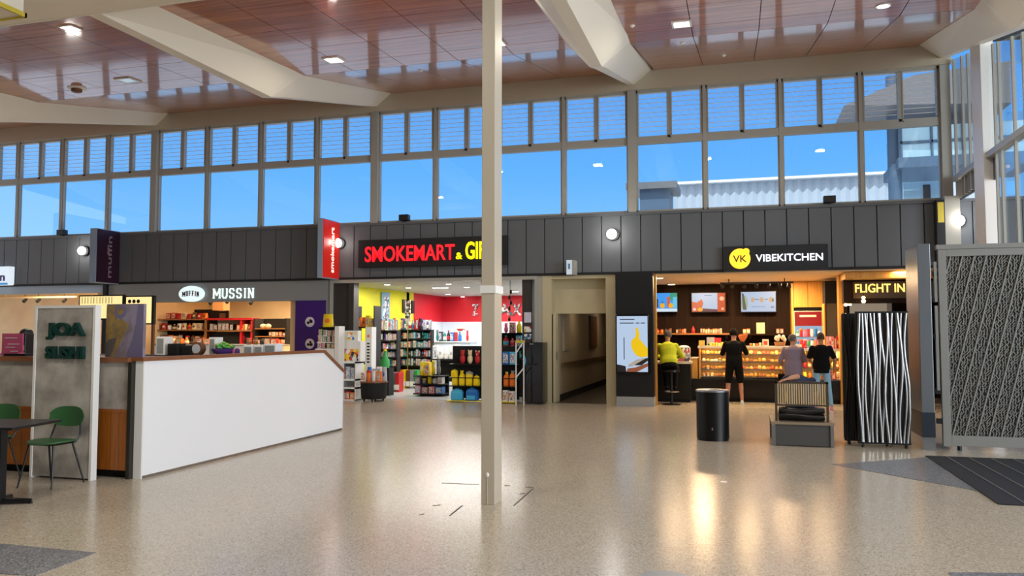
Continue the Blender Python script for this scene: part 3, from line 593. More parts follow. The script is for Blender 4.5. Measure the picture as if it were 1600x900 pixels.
MB().box(x0, x1, Yb+.45, Yb+.47, z1_, z2).build('back_panel', 'shop_cream', t); MB().box(x0, x1, Yb+.2, Yb+.45, 0, z1_-.04).build('lower_cabinet', 'matt_black', t)
row(x0+.08, x0+.9, Yb+.12, z1_, 6, .22, ['box', 'book'], ['black', 'grey', 'white'], 'on the red edged bakery shelf', prints=('print_mag',))
row(x0+1.0, x1-.08, Yb+.12, z1_, 4, .18, ['tin', 'box', 'pouch'], ['cream', 'orange', 'brown'], 'right end of red edged bakery shelf')
x0, x1 = wx(396), wx(448); t = thing('bakery_cabinet', ((x0+x1)/2, Yb+.25, 0), 'dark open bakery cabinet with pastries near the purple panel', 'cabinet')
MB().box(x0, x1, Yb+.45, Yb+.5, 0, wz(498)).build('back_panel', 'matt_black', t)
for a in (x0, x1-.05): MB().box(a, a+.05, Yb, Yb+.45, 0, wz(498)).build('side_panel', 'matt_black', t)
for yy in (513, 525, 536): MB().box(x0+.05, x1-.05, Yb, Yb+.44, wz(yy)-.03, wz(yy)).build('shelf', 'shelf_wood', t)
for i, xx in enumerate((wx(405), wx(413))): tag(MB().ball((xx, Yb+.2, wz(513)+.06), (.09, .09, .07)).build('bread_loaf', 'shop_cream', smooth=True), 'round pale loaf on the dark bakery cabinet, %s' % ('left one', 'right one')[i], 'bread', 'loaves on the dark cabinet')
row(wx(417), wx(444), Yb+.15, wz(525), 5, .13, ['box'], ['cream', 'orange', 'brown'], 'middle shelf of dark bakery cabinet'); row(wx(399), wx(444), Yb+.15, wz(536), 6, .13, ['box'], ['red', 'brown', 'orange'], 'bottom shelf of dark bakery cabinet')
t = thing('menu_board', (wx(320), Yb+.3, wz(497)), 'dark chalk menu board standing on the top bakery shelf', 'menu board')
a0, a1, z0, z1 = R4(293, 483, 347, 498, Yb); z0 = max(z0, wz(498)); MB().box(a0, a1, Yb+.3, Yb+.34, z0, z1).build('board', 'matt_black', t)
b = MB(); b.box(a0+.08, a0+.3*1, Yb+.29, Yb+.3, z0+.1, z0+.13); b.box(a0+.2, a0+.5, Yb+.29, Yb+.3, z0+.05, z0+.065); b.box(a1-.32, a1-.08, Yb+.29, Yb+.3, z1-.05, z1-.03)
for k in range(4): b.box(a1-.3, a1-.1, Yb+.29, Yb+.3, z0+.04+k*.035, z0+.05+k*.035)
b.build('chalk_lines', 'shop_cream', t)
x, z = P(342, 478, 19.6); t = thing('pendant_lamp', (x+.1, 19.6, z-.17), 'square orange tan pendant shade under the bakery ceiling', 'lamp'); 
b = MB().box(x-.14, x+.22, 19.5, 19.8, z-.13, z+.13); b.build('shade', mat('tan_shade', '#c98a52', .6, emit='#c07838', es=.25), t); MB().tube([(x+.04, 19.65, z+.13), (x+.04, 19.65, 2.86)], .012, 6).build('rod', 'dark_metal', t)
def spot(x, y, zc, zb, lb, grp):
    t = thing('track_spotlight', (x, y, zb), lb, 'spotlight', grp)
    MB().tube([(x, y, zc), (x, y, zb+.06)], .012, 6).build('stem', 'black', t); b = MB().tube([(x, y-.05, zb), (x, y+.06, zb+.08)], [.05, .035], 12); b.build('head', 'matt_black', t, smooth=True)
for i, (xx, yy) in enumerate(((330, 472), (356, 470), (393, 472))): x, z = P(xx, yy, 19.0); spot(x, 19.0, 2.86, z-.05, 'black spotlight under the bakery ceiling, %s' % ('left of the tan pendant', 'just right of the tan pendant', 'farthest right')[i], 'bakery spotlights')
for i, (xx, yy) in enumerate(((39, 470), (60, 470), (101, 470))): x, z = P(xx, yy, 19.0); spot(x, 19.0, 2.86, z-.03, 'black spotlight in the far left shop, %s' % ('leftmost', 'middle one', 'rightmost')[i], 'left shop spotlights')
t = thing('ceiling_track', (px(60, 19), 19, 2.7), 'pale light track across the far left shop', 'light track'); MB().box(px(0, 19), px(118, 19), 18.98, 19.03, 2.62, 2.67).build('rail', 'shop_cream', t); MB().tube([(px(8, 19), 19, 2.64), (px(8, 19), 19, 2.86)], .015, 6).build('hanger', 'shop_cream', t)
for i, yy in enumerate((18.4, 20.6)):
    area('bakery_lamp', (-12.2, yy, 2.8), 4, .5, 130, (1, .78, .5)); area('left_shop_lamp', (-18.5, yy, 2.8), 3.5, .5, 150, (1, .78, .5))
# bakery service counter, pale, behind the white wall
a0, a1 = px(240, 18.4), px(440, 18.4); zc = P(330, 538, 18.4)[1]
t = thing('bakery_counter', ((a0+a1)/2, 18.6, 0), 'pale grey bakery service counter behind the low white wall', 'counter'); MB().box(a0, a1, 18.4, 18.95, 0, zc-.03).build('body', 'white_laminate', t); MB().box(a0-.02, a1+.02, 18.36, 18.98, zc-.03, zc).build('worktop', 'grey_band', t)
row(px(255, 18.6), px(330, 18.6), 18.6, zc, 7, .2, ['box', 'tin', 'bottle'], ['brown', 'orange', 'black', 'cream'], 'on the bakery service counter')
row(px(385, 18.6), px(435, 18.6), 18.6, zc, 5, .18, ['box', 'tin'], ['red', 'brown', 'black'], 'right end of bakery service counter')

# ================================================================== SUSHI KIOSK
KY = 7.2; WX = -6.25
t = thing('low_white_wall', (WX, 9.5, 0), 'long white low screen wall with a brown timber cap and clipped far end', 'screen wall')
poly = [(7.26, .03), (11.8, .03), (11.8, .93), (11.15, 1.27), (7.26, 1.27)]
MB().prism(poly, 'x', WX-.1, WX).build('panel', 'white_laminate', t)
MB().box(WX-.1, WX-.005, 7.28, 11.79, 0, .03).build('kick_strip', 'steel', t)
MB().prism([(7.22, 1.27), (11.16, 1.27), (11.81, .93), (11.84, .96), (11.18, 1.31), (7.22, 1.31)], 'x', WX-.13, WX+.02).build('timber_cap', 'cap_wood', t)
MB().box(WX-.1, WX+.004, 7.245, 7.265, 0, 1.27).build('corner_bead', 'white_paint', t)
t = thing('kiosk_counter', (-8, 7.5, 0), 'grey concrete faced sushi kiosk counter with timber cabinet fronts', 'counter')
xl = -11.5
MB().box(xl, -6.4, KY+.02, KY+.6, .74, 1.26).build('concrete_front', 'concrete_panel', t); MB().box(xl, -6.385, KY-.03, KY+.62, 1.26, 1.31).build('timber_top', 'cap_wood', t)
MB().box(xl, -6.4, KY+.1, KY+.6, 0, .09).build('plinth', 'matt_black', t)
for a, c in ((-6.84, -6.40), (-7.62-.9, -7.62), (-9.5, -8.56)):
    b = MB(); n = 4
    for k in range(n): w_ = (c-a)/n; b.box(a+k*w_+.002, a+(k+1)*w_-.002, KY+.0, KY+.03, .09, .72)
    b.box(a, c, KY-.005, KY+.03, .71, .745); b.build('timber_door', 'cabinet_wood', t, label='upright boarded timber door')
MB().box(xl, -6.84, KY+.03, KY+.55, .09, .74).box(-6.84, -6.4, KY+.03, KY+.55, .09, .74).build('carcass', 'matt_black', t)
MB().box(-6.40, -6.355, KY-.01, KY+.05, 0, 1.26).build('corner_post', mat('dark_steel', '#55524d', .3, .9), t)
t = thing('sign_panel', (-7.1, 7.05, 0), 'tall grey concrete sign panel with green letters JOA SUSHI', 'sign')
zt = 1.88
MB().box(-7.48, -6.715, 7.02, 7.085, 0.02, zt-.02).build('concrete_face', 'concrete_panel', t)
MB().box(-7.51, -7.48, 7.01, 7.12, 0, zt).box(-6.715, -6.685, 7.01, 7.09, 0, zt).box(-7.48, -6.715, 7.01, 7.09, zt-.03, zt).build('white_edge_frame', 'white_paint', t, label='white edge frame')
def JX(p): return P(p, 530, 6.98)[0]
b = MB(); text(b, 'JOA', JX(71), JX(130), P(100, 531, 6.98)[1], P(100, 504, 6.98)[1], 7.02, 6.975, .04); b.build('top_word', 'green_letter', t)
b = MB(); text(b, 'SUSHI', JX(71), JX(130), P(100, 561, 6.98)[1], P(100, 541, 6.98)[1], 7.02, 6.975, .04); b.build('lower_word', 'green_letter', t)
# abstract painting
mat('art_bed', '#7a6c72', .6, mottle=(5, '#8b8296', .06)); mat('art_gold', '#9a7b3a', .6, mottle=(14, '#7d6a4a', .1)); mat('art_violet', '#6e6784', .6); mat('art_grey', '#58534f', .6)
a0, a1 = P(166, 515, 7.32)[0], P(224, 515, 7.32)[0]; z0, z1 = 1.31, P(195, 475, 7.32)[1]
t = thing('abstract_painting', ((a0+a1)/2, 7.33, z0), 'abstract gold and violet panel standing on the kiosk counter', 'picture')
MB().box(a0, a1, 7.32, 7.36, z0, z1).build('board', 'art_bed', t); W_, H_ = a1-a0, z1-z0
def art(pts, m, y, nm): MB().prism([(a0+u*W_, z0+v*H_) for u, v in pts], 'y', y, 7.32).build(nm, m, t)
art([(.0, .95), (.22, 1), (.3, .7), (.42, .72), (.6, .62), (.5, .42), (.34, .2), (.2, 0), (0, 0)], 'art_gold', 7.317, 'gold_field'); art([(0, .0), (.0, .25), (.12, .34), (.3, .36), (.2, .12), (.12, 0)], 'art_grey', 7.315, 'grey_field')
art([(.86, 1), (1, 1), (1, 0), (.55, 0), (.72, .3), (.8, .6)], 'art_violet', 7.317, 'violet_field'); art([(.38+.16*math.cos(k*PI/8), .86+.12*math.sin(k*PI/8)) for k in range(16)], 'art_violet', 7.314, 'violet_ring'); art([(.38+.09*math.cos(k*PI/8), .87+.07*math.sin(k*PI/8)) for k in range(16)], 'art_gold', 7.312, 'gold_ring')
# inner counter of the kiosk and the things on it
t = thing('kiosk_bench', (-9.2, 11.2, 0), 'rear work counter inside the sushi kiosk', 'counter'); MB().box(-12.4, WX-.18, 10.75, 11.1, 0, 1.18).build('body', 'grey_band', t); MB().box(-12.45, WX-.17, 10.7, 11.12, 1.18, 1.22).build('worktop', 'dark_metal', t)
KZ = 1.22
def on(p, y=10.9): return P(p, 545, y)[0]
def kbox(p0, p1, ytop, mname, lb, cat, nm, dy=.2, extra=None):
    a0, a1 = on(p0), on(p1); zt_ = P((p0+p1)/2, ytop, 10.85)[1]; t = thing(nm, ((a0+a1)/2, 10.9, KZ), lb, cat)
    MB().box(a0, a1, 10.82, 10.82+dy, KZ, zt_).build('body', mname, t, bevel=.006)
    MB().box(a0+.02, a1-.02, 10.812, 10.82, KZ+.03, zt_-.03).build('front_panel', extra or 'grey_band', t); return t
kbox(249, 262, 526, 'white_paint', 'white square box on the kiosk rear counter, at its left', 'box', 'storage_box'); kbox(331, 341, 527, 'white_paint', 'tall white dispenser on the kiosk rear counter beside the salad bowl', 'dispenser', 'dispenser')
kbox(267, 283, 537, 'matt_black', 'low black appliance on the kiosk rear counter', 'appliance', 'card_reader', extra='dark_metal'); kbox(289, 303, 540, 'matt_black', 'squat black till beside the round wicker tin on the kiosk counter', 'till', 'till', extra='dark_metal')
kbox(385, 399, 539, 'white_laminate', 'left pale tub on the kiosk rear counter', 'tub', 'food_tub'); kbox(401, 415, 539, 'white_laminate', 'middle pale tub on the kiosk rear counter', 'tub', 'food_tub'); kbox(417, 435, 537, 'white_laminate', 'right pale tub on the kiosk rear counter', 'tub', 'food_tub')
x = on(310); t = thing('round_tin', (x, 10.9, KZ), 'round brown rimmed tin with pale face on the kiosk counter', 'tin'); b = MB().tube([(x, 10.85, KZ+.105), (x, 10.95, KZ+.105)], .105, 24); b.build('rim', cm('brown'), t); MB().tube([(x, 10.84, KZ+.105), (x, 10.86, KZ+.105)], .075, 24).build('face', cm('silver'), t)
x = on(350); t = thing('salad_bowl', (x, 10.9, KZ), 'dark bowl heaped with green leaves on the kiosk counter', 'bowl'); MB().lathe((x, 10.9, KZ), [(.08, 0), (.17, .06), (.2, .11), (.18, .11), (.1, .05)], 24).build('bowl', cm('purple'), t, smooth=True)
b = MB()
for k in range(60):
    a = random.uniform(0, 2*PI); r = random.uniform(0, .16); b.ball((x+r*math.cos(a), 10.9+r*math.sin(a), KZ+.12+random.uniform(0, .09)*(1-r*3)), (.035, .03, .018), k % 2, 6, 4)
b.build('leaves', [cm('green'), mat('leaf_light', '#7fae3a', .6)], t, smooth=True)
for i, p in enumerate((366, 371)): x = on(p); tag(MB().lathe((x, 10.9, KZ), [(.03, 0), (.04, .03), (.035, .1), (.0, .12)], 10).build('flower_pot', cm(('pink', 'purple')[i]), smooth=True), 'small %s pot right of the salad bowl on the kiosk counter' % ('pink', 'purple')[i], 'pot')
# left end: pink sign, black items on counter top
a0, a1, z0, z1 = R4(3, 521, 35, 547, 7.45); t = thing('counter_sign', ((a0+a1)/2, 7.45, 1.31), 'pink sign card with white script on the sushi counter at the left', 'sign')
MB().box(a0, a1, 7.45, 7.47, 1.31, z1).build('card', mat('sign_pink', '#c2557e', .5), t); b = MB()
for k, (u0, u1, v) in enumerate(((.15, .75, .78), (.3, .85, .5), (.2, .65, .36), (.45, .8, .18))): b.box(a0+(a1-a0)*u0, a0+(a1-a0)*u1, 7.444, 7.45, 1.31+(z1-1.31)*v, 1.31+(z1-1.31)*v+.008)
b.build('script_lines', 'white_paint', t)
t = thing('coffee_machine', (P(42, 530, 7.6)[0], 7.6, 1.31), 'black rounded machine between the pink card and the concrete sign panel', 'machine'); x = P(41, 530, 7.6)[0]; zt_ = P(41, 513, 7.6)[1]
b = MB().box(x-.07, x+.07, 7.52, 7.7, 1.31, zt_-.06); b.ball((x, 7.6, zt_-.06), (.07, .08, .06), 0); b.build('body', 'black', t, bevel=.01); MB().box(x-.0, x+.06, 7.51, 7.52, 1.37, 1.43).build('cream_label', 'shop_cream', t)
t = thing('card_terminal', (P(30, 550, 7.3)[0], 7.35, 1.31), 'flat black card terminal tray lying on the counter below the pink card', 'tray'); x0, x1 = P(12, 550, 7.3)[0], P(45, 550, 7.3)[0]; MB().box(x0, x1, 7.25, 7.4, 1.31, 1.34).build('tray', 'black', t); MB().box(x1-.1, x1-.06, 7.24, 7.3, 1.34, 1.35).build('pink_button', cm('pink'), t)
area('kiosk_area_light', (-9.2, 9.6, 3.6), 1.5, .8, 25, (1, .88, .7))  # bare area light over the kiosk, without a fitting

# ================================================================== TABLE AND CHAIRS
t = thing('cafe_table', (-7.02, 6.3, 0), 'black square cafe table on a cross base at the left edge', 'table')
tx, ty = -7.0, 6.3
cR = F(97, 655, .745); cF = F(22, 668, .745)
cR, cF = Vector(cR), Vector(cF); e = cF-cR; n = Vector((-e.y, e.x)); n = n if n.x < 0 else -n; n = n.normalized()*.7; e = e.normalized()*.7
q = [cR, cR+e, cR+e+n, cR+n]; tc = (q[0]+q[2])/2
MB().prism([tuple(p) for p in q], 'z', .72, .745).build('table_top', 'black', t, bevel=.004)
bx, by = F(32, 765); bx, by = tc.x, tc.y
pz = MB().box(bx-.035, bx+.035, by-.035, by+.035, .03, .71); pz.build('column', 'black', t)
MB().box(bx-.15, bx+.15, by-.15, by+.15, .70, .72).build('top_plate', 'black', t)
for k in range(4):
    a = k*PI/2+.5; MB().tube([(bx, by, .035), (bx+.27*math.cos(a), by+.27*math.sin(a), .022)], [.032, .022], 8).build('foot', 'black', t, bevel=0)
    MB().lathe((bx+.26*math.cos(a), by+.26*math.sin(a), 0), [(.02, 0), (.02, .012)], 10).build('glide', 'dark_metal', t)
def make_chair(label, arms=False):
    r = thing('cafe_chair', (0, 0, 0), label, 'chair', 'green cafe chairs'); mt = 'green_shell'
    # seat faces -Y, back at +Y
    b = MB(); ring = []
    for z, s in ((.435, .93), (.445, 1), (.457, .98)):
        ring.append([Vector((.215*s*math.copysign(abs(math.cos(a))**.75, math.cos(a)), .2*s*math.copysign(abs(math.sin(a))**.75, math.sin(a)), z+.012*math.cos(a)**2)) for a in [2*PI*k/28 for k in range(28)]])
    b.rings(ring); b.build('seat', mt, r, smooth=True)
    b = MB(); rs = []
    for k in range(13):
        u = -1+2*k/12; x = u*.215; y = .215-.05*u*u+.02; hh = .105*(1-abs(u)**3.2)**.5 if abs(u) < 1 else 0; hh = max(hh, .03); zc_ = .69
        rs.append([Vector((x, y-.007, zc_-hh)), Vector((x, y-.007+.01, zc_)), Vector((x, y+.0, zc_+hh)), Vector((x, y+.012, zc_+hh)), Vector((x, y+.02, zc_)), Vector((x, y+.006, zc_-hh))])
    b.rings(rs); b.build('backrest', mt, r, smooth=True)
    for sx in (-1, 1):
        MB().tube([(sx*.15, -.13, .43), (sx*.21, -.2, 0)], [.011, .008], 8).build('leg', 'black', r); MB().tube([(sx*.15, .12, .43), (sx*.21, .23, 0)], [.011, .008], 8).build('leg', 'black', r)
        MB().tube([(sx*.17, .14, .43), (sx*.18, .19, .5), (sx*.15, .222, .64)], .009, 8).build('back_support', 'black', r)
        if arms: MB().tube([(sx*.17, -.14, .43), (sx*.25, -.15, .6), (sx*.26, -.05, .635), (sx*.24, .15, .63)], .009, 8).build('arm', 'black', r)
    MB().box(-.16, .16, -.14, .14, .425, .437).build('seat_frame', 'black', r)
    return r
ch = make_chair('green shell cafe chair facing the table, in front of the concrete sign panel')
x1_, y1_ = F(90, 752); ch.location = (-6.90, 6.70, 0); ch.rotation_euler = (0, 0, math.radians(2))
c2 = make_chair('green cafe chair behind the table at the left edge, back against the timber doors', False); c2.location = (P(14, 655, 7.0)[0], 6.75, 0); c2.rotation_euler = (0, 0, math.radians(3))
c3 = make_chair('green cafe chair with black arms on the near side, cut by the left edge', True); c3.location = (-7.16, 6.12-.25, 0); c3.rotation_euler = (0, 0, math.radians(150))
c3.location = (-7.12, 6.02, 0)

# ================================================================== WHITE POST
cxp = -2.235; w2 = .068
b0 = P(751, 788, 7.05)
t = thing('white_post', (-2.23, 7.15, 0), 'tall white square steel post standing alone in the middle of the hall', 'post')
MB().box(-2.315, -2.185, 7.06, 7.29, 0, 6.0).build('shaft', 'post_paint', t, bevel=.004)
MB().box(-2.325, -2.175, 7.05, 7.30, P(762, 458, 7.06)[1], P(762, 446, 7.06)[1]).build('sleeve', 'white_paint', t, label='white sleeve box')
MB().ball((-2.255, 7.058, P(761, 742, 7.06)[1]), (.018, .008, .022)).build('cable_cap', 'white_paint', t, smooth=True)
MB().tube([(-2.255, 7.056, .0), (-2.255, 7.056, P(761, 742, 7.06)[1])], .003, 6).build('cable', 'band_paint', t)

# ================================================================== BIN
bxx, byy = (F(1088, 685)[0]+F(1141, 688)[0])/2+.0, 12.22; bh = P(1114, 610, 12.0)[1]
t = thing('litter_bin', (bxx, byy, 0), 'black cylindrical litter bin with a steel ring top in the open floor', 'bin')
MB().lathe((bxx, byy, 0), [(.225, 0), (.225, .03), (.235, .03), (.237, bh-.03)], 40, sy=.9).build('body', mat('bin_black', '#08090a', .35, spec=.3), t, smooth=True)
MB().lathe((bxx, byy, 0), [(.242, bh-.03), (.244, bh-.01), (.225, bh), (.12, bh-.003), (.115, bh-.02), (.235, bh-.03)], 40, sy=.9).build('ring_top', 'steel', t, smooth=True, label='steel ring top')
MB().lathe((bxx, byy, 0), [(.115, bh-.04), (.115, bh-.03)], 30, sy=.9).build('opening', 'matt_black', t)
MB().box(bxx-.01, bxx+.01, byy-.216, byy-.205, .16, .2).build('lock', 'steel', t)

# ================================================================== BENCH
fx0, fy0 = F(1207, 697); fx1, fy1 = F(1303, 699)
bx0, bx1 = fx0, fx1; by0 = (fy0+fy1)/2; by1 = by0+.95; zs = P(1255, 660, by0)[1]
t = thing('bench', ((bx0+bx1)/2, (by0+by1)/2, 0), 'grey box bench with steel edges, slatted timber back and black bolsters', 'bench')
MB().box(bx0+.02, bx1-.02, by0+.02, by1-.02, .01, zs-.03).build('base', mat('bench_grey', '#484644', .5), t)
b = MB()
for a in (bx0, bx1-.045):
    for c in (by0, by1-.045): b.box(a, a+.045, c, c+.045, 0, zs-.03)
b.build('corner_posts', 'steel', t); MB().box(bx0-.01, bx1+.01, by0-.01, by1+.01, zs-.035, zs).build('top', mat('bench_top', '#8a7a64', .4), t)
bk0, bk1 = bx0+.05, bx1-.05; zb = P(1250, 597, by0)[1]; yb = by0+.1
for a in (bk0, bk1-.03): MB().box(a, a+.03, yb, yb+.04, zs, zb).build('back_post', mat('bronze', '#574c40', .4, .6), t)
MB().box(bk0, bk1, yb, yb+.04, zb-.03, zb).build('top_rail', 'bronze', t); zmid = P(1250, 634, by0)[1]; MB().box(bk0+.03, bk1-.03, yb, yb+.04, zmid-.015, zmid+.01).build('lower_rail', 'bronze', t)
BZ, BY = zb, yb
n = 21
for k in range(n): xx = bk0+.045+(bk1-bk0-.09)*k/(n-1); MB().box(xx-.0095, xx+.0095, yb+.005, yb+.035, zmid, zb-.03).build('slat', 'slat_wood', t)
mat('leather', '#151413', .3)
for k, (zz_, rr) in enumerate(((zs+.065, .062), (zmid-.09, .06))):
    pts = [(bk0+.05+(bk1-bk0-.1)*j/10, yb+.08, zz_+.012*math.sin(j*.6+k*2)) for j in range(11)]; rad = [rr*(.75 if j in (0, 10) else 1+.05*math.sin(j*1.3)) for j in range(11)]
    MB().tube(pts, rad, 12, flat=.9).build('bolster', 'leather', t, smooth=True)
MB().box(bk0+.05, bk1-.05, yb+.1, by1-.1, zs, zs+.07).build('seat_cushion', 'leather', t, bevel=.02)

# ================================================================== FOLDING SCREEN, POST, GATE
mat('screen_dark', '#1c1917', .5); mat('screen_steel', '#8f8d8c', .32, .8)
def screen(x0, x1, y, h, label, seed, bar='screen_steel'):
    rd = random.Random(seed); t = thing('folding_screen', ((x0+x1)/2, y, 0), label, 'screen', 'folded metal screens')
    MB().box(x0, x1, y+.03, y+.06, .06, h).build('backing', 'screen_dark', t)
    b = MB(); b.box(x0, x1, y+.0, y+.07, .05, .075).box(x0, x1, y, y+.07, h-.02, h+.005); b.build('frame', 'dark_metal', t)
    n = 15
    for k in range(n):
        xx = x0+.03+(x1-x0-.06)*k/(n-1); ph = rd.uniform(0, 6); am = rd.uniform(.012, .03); fr = rd.uniform(3, 5)
        MB().tube([(min(max(xx+am*math.sin(fr*z/h*1.6+ph), x0+.012), x1-.012), y-.002+.006*(k % 2), z) for z in [.075+(h-.095)*j/18 for j in range(19)]], .014+.006*rd.random(), 8).build('wavy_bar', bar, t, smooth=True)
    for a in (x0+.06, x1-.06): MB().lathe((a, y+.03, 0), [(.018, 0), (.018, .05)], 10).build('castor', 'black', t)
    return t
sx0, sy0 = F(1345, 702); sx1, _ = F(1428, 704); hz = P(1385, 487, 12.0)[1]
screen(sx0, sx1, 11.98, hz, 'front silver screen of wavy upright bars beside the grey post', 3)
screen(sx0-.14, sx1-.2, 12.25, hz-.02, 'second folded screen tucked behind the silver wavy one', 5, 'screen_dark'); screen(sx0-.12, sx1-.1, 12.5, hz-.03, 'rearmost folded screen of the stack behind the silver one', 8, 'screen_dark')
pxa, pxb = P(1446, 690, 11.93)[0], P(1461, 690, 11.93)[0]; pxa = 2.36; pxb = 2.52; ph = P(1437, 381, 11.93)[1]
t = thing('square_post', ((pxa+pxb)/2, 12.2, 0), 'tall square grey metal post between the folding screen and the gate', 'post')
MB().box(pxa, pxb, 11.93, 12.75, .5, ph).build('shaft', mat('post_grey', '#7b7f83', .3, .6), t, bevel=.006); MB().box(pxa-.003, pxb+.003, 11.925, 12.753, .17, .5).build('dark_band', mat('band_navy', '#1d2731', .4), t, label='dark band'); MB().box(pxa, pxb, 11.93, 12.75, 0, .17).build('foot', 'steel', t)
gx0, gx1, gy = 2.63, 4.7, 12.0; gz = P(1500, 390, 12.0)[1]; gz = 2.72
t = thing('gate', ((gx0+gx1)/2, gy, 0), 'large grey framed gate filled with perforated woven mesh at the right edge', 'gate')
gm = mat('gate_frame', '#8b8882', .5, .15); mat('gate_bar', '#94928c', .5, .2)
b = MB().box(gx0, gx0+.1, gy, gy+.07, .05, gz).box(gx1-.1, gx1, gy, gy+.07, .05, gz).box(gx0+.1, gx1-.1, gy, gy+.07, gz-.1, gz).box(gx0+.1, gx1-.1, gy, gy+.07, .06, .2); b.build('frame', 'gate_frame', t, bevel=.004)
MB().box(gx0-.02, gx1, gy-.02, gy+.09, gz, gz+.06).build('top_rail', 'gate_frame', t); MB().box(gx0+.1, gx1-.1, gy+.045, gy+.055, .2, gz-.1).build('back_sheet', mat('gate_back', '#3c3a36', .8), t)
b = MB(); rd = random.Random(4)
zz = .2; cell = .035
nx = int((gx1-gx0-.2)/cell); nz = int((gz-.3)/cell)
for i in range(nx):
    for j in range(nz):
        if i*cell > 1.5: continue
        cx_, cz2 = gx0+.1+(i+.5)*cell+rd.uniform(-.006, .006), .2+(j+.5)*cell+rd.uniform(-.006, .006); a = math.radians(rd.choice((50, 62, 75, 118))+rd.uniform(-8, 8)); L_ = .024; dx, dz = L_*math.cos(a), L_*math.sin(a); nx_, nz_ = -.006*math.sin(a), .006*math.cos(a)
        b.prism([(cx_-dx-nx_, cz2-dz-nz_), (cx_+dx-nx_, cz2+dz-nz_), (cx_+dx+nx_, cz2+dz+nz_), (cx_-dx+nx_, cz2-dz+nz_)], 'y', gy+.025+rd.uniform(0, .008), gy+.045)
o = b.build('woven_mesh', mat('gate_mesh', '#85827b', .5, .3), t, fixn=False)
for k in range(-5, 16):
    xb_ = gx0+.12+k*.145; dx = .62; z0, z1 = .2, gz-.1; p0, p1 = [xb_, z0], [xb_+dx, z1]
    if p0[0] < gx0+.1: f_ = (gx0+.1-p0[0])/dx; p0 = [gx0+.1, z0+(z1-z0)*f_]
    if p1[0] > gx1-.1: f_ = (gx1-.1-xb_)/dx; p1 = [gx1-.1, z0+(z1-z0)*f_]
    if p1[0] <= p0[0]+.02: continue
    MB().tube([(p0[0], gy+.02, p0[1]), (p1[0], gy+.02, p1[1])], .011, 6).build('slanting_bar', 'gate_bar', t)
for z in (.35, .75, 1.5, 2.0, 2.35): MB().box(gx0-.07, gx0, gy+.01, gy+.06, z, z+.07).build('hinge', 'dark_metal', t)
MB().box(gx0-.055, gx0-.02, gy, gy+.05, 2.0, 2.55).box(gx0-.055, gx0-.02, gy, gy+.05, .8, 1.95).build('hinge_strip', 'gate_frame', t)
for a in (gx0+.2, gx0+1.4): MB().lathe((a, gy+.035, 0), [(.03, 0), (.03, .06)], 12).build('wheel', 'black', t)

# ================================================================== GIFT SHOP
mat('shop_ceiling', '#b9b5ae', .6); mat('gift_floor', '#a3a5a6', .3); mat('dark_pier', '#3a3634', .35); mat('notice', '#cfcfe0', .6); mat('gift_yellow', '#e3dc12', .55); mat('gift_red', '#d0182a', .5); mat('gift_white', '#dfeaf5', .5)
GX0, GX1, GB = -9.75, -4.62, 25.5
struct(MB().box(GX0, GX1, D, GB, -.19, .003).build('floor_gift_shop', 'gift_floor')); struct(MB().box(GX0-.1, GX1+.1, D+.25, GB, 2.82, 2.9).build('ceiling_gift_shop', 'shop_ceiling'))
struct(MB().box(GX0-.1, GX0, 18.0, 22.95, 0, 2.82).build('wall_gift_left', 'gift_yellow')); struct(MB().box(GX0-.1, GX0, 22.95, GB, 1.95, 2.82).build('wall_gift_left_red', 'gift_red')); struct(MB().box(GX0-.1, GX0, 22.95, GB, 0, 1.95).build('wall_gift_left_white', 'gift_white'))
struct(MB().box(GX0, GX1+.1, GB, GB+.1, 1.95, 2.82).build('wall_gift_back_red', 'gift_red')); struct(MB().box(GX0, GX1+.1, GB, GB+.1, 0, 1.95).build('wall_gift_back_white', 'gift_white')); struct(MB().box(GX1, GX1+.08, D+.2, GB, 0, 2.82).build('wall_gift_right', 'gift_white'))
struct(MB().box(GX0, px(545, D)-.02, D+.05, D+.2, 0, 2.82).box(px(545, D), px(553, D), D-.02, D+.25, 0, 2.82).build('wall_gift_pier', 'dark_pier')); struct(MB().box(px(815, D), GX1+.02, D+.05, D+.2, 0, 2.82).build('wall_gift_pier_right', 'dark_pier'))
b = MB().box(px(516, D), px(840, D), D-.04, D+.1, 2.8, 2.9).box(px(516, D), px(519, D)-.0, D-.04, D+.1, 0, 2.8).box(px(836, D), px(840, D), D-.04, D+.1, 0, 2.8); struct(b.build('trim_90', 'frame_paint'), 'pale metal frame round the gift shop opening')
struct(MB().box(px(509, D), px(516, D), D, D+.2, 0, 2.9).build('trim_91', 'grey_band'))
struct(MB().box(px(840, D), px(848, D), D-.01, D+.2, 0, 2.9).build('trim_92', 'frame_paint'))
for i, (xx, yy, w_) in enumerate(((605, 444, .22), (638, 449, .22), (682, 449, .34), (694, 449, .34), (701, 443, .2), (729, 448, .22), (700, 459, .22), (723, 463, .2), (805, 455, .3))):
    X, Y = F(xx, yy, 2.81); Y = max(Y, D+.5); t = thing('downlight', (X, Y, 2.79), 'lit gift shop ceiling light, %s from the left' % ORD[i], 'ceiling light', 'gift shop ceiling lights'); MB().lathe((X, Y, 2.795), [(w_*.3, .024), (w_*.36, 0), (w_*.3, 0)], 16).build('ring', 'white_paint', t); MB().lathe((X, Y, 2.794), [(w_*.3, 0), (w_*.3, -.006)], 16).build('lens', 'lamp_glow', t)
for x, y in ((-7.6, 19.2), (-7.4, 21.5), (-7.4, 24)): area('gift_shop_lamp', (x, y, 2.76), 3.2, .6, 75, (1, .96, .9))
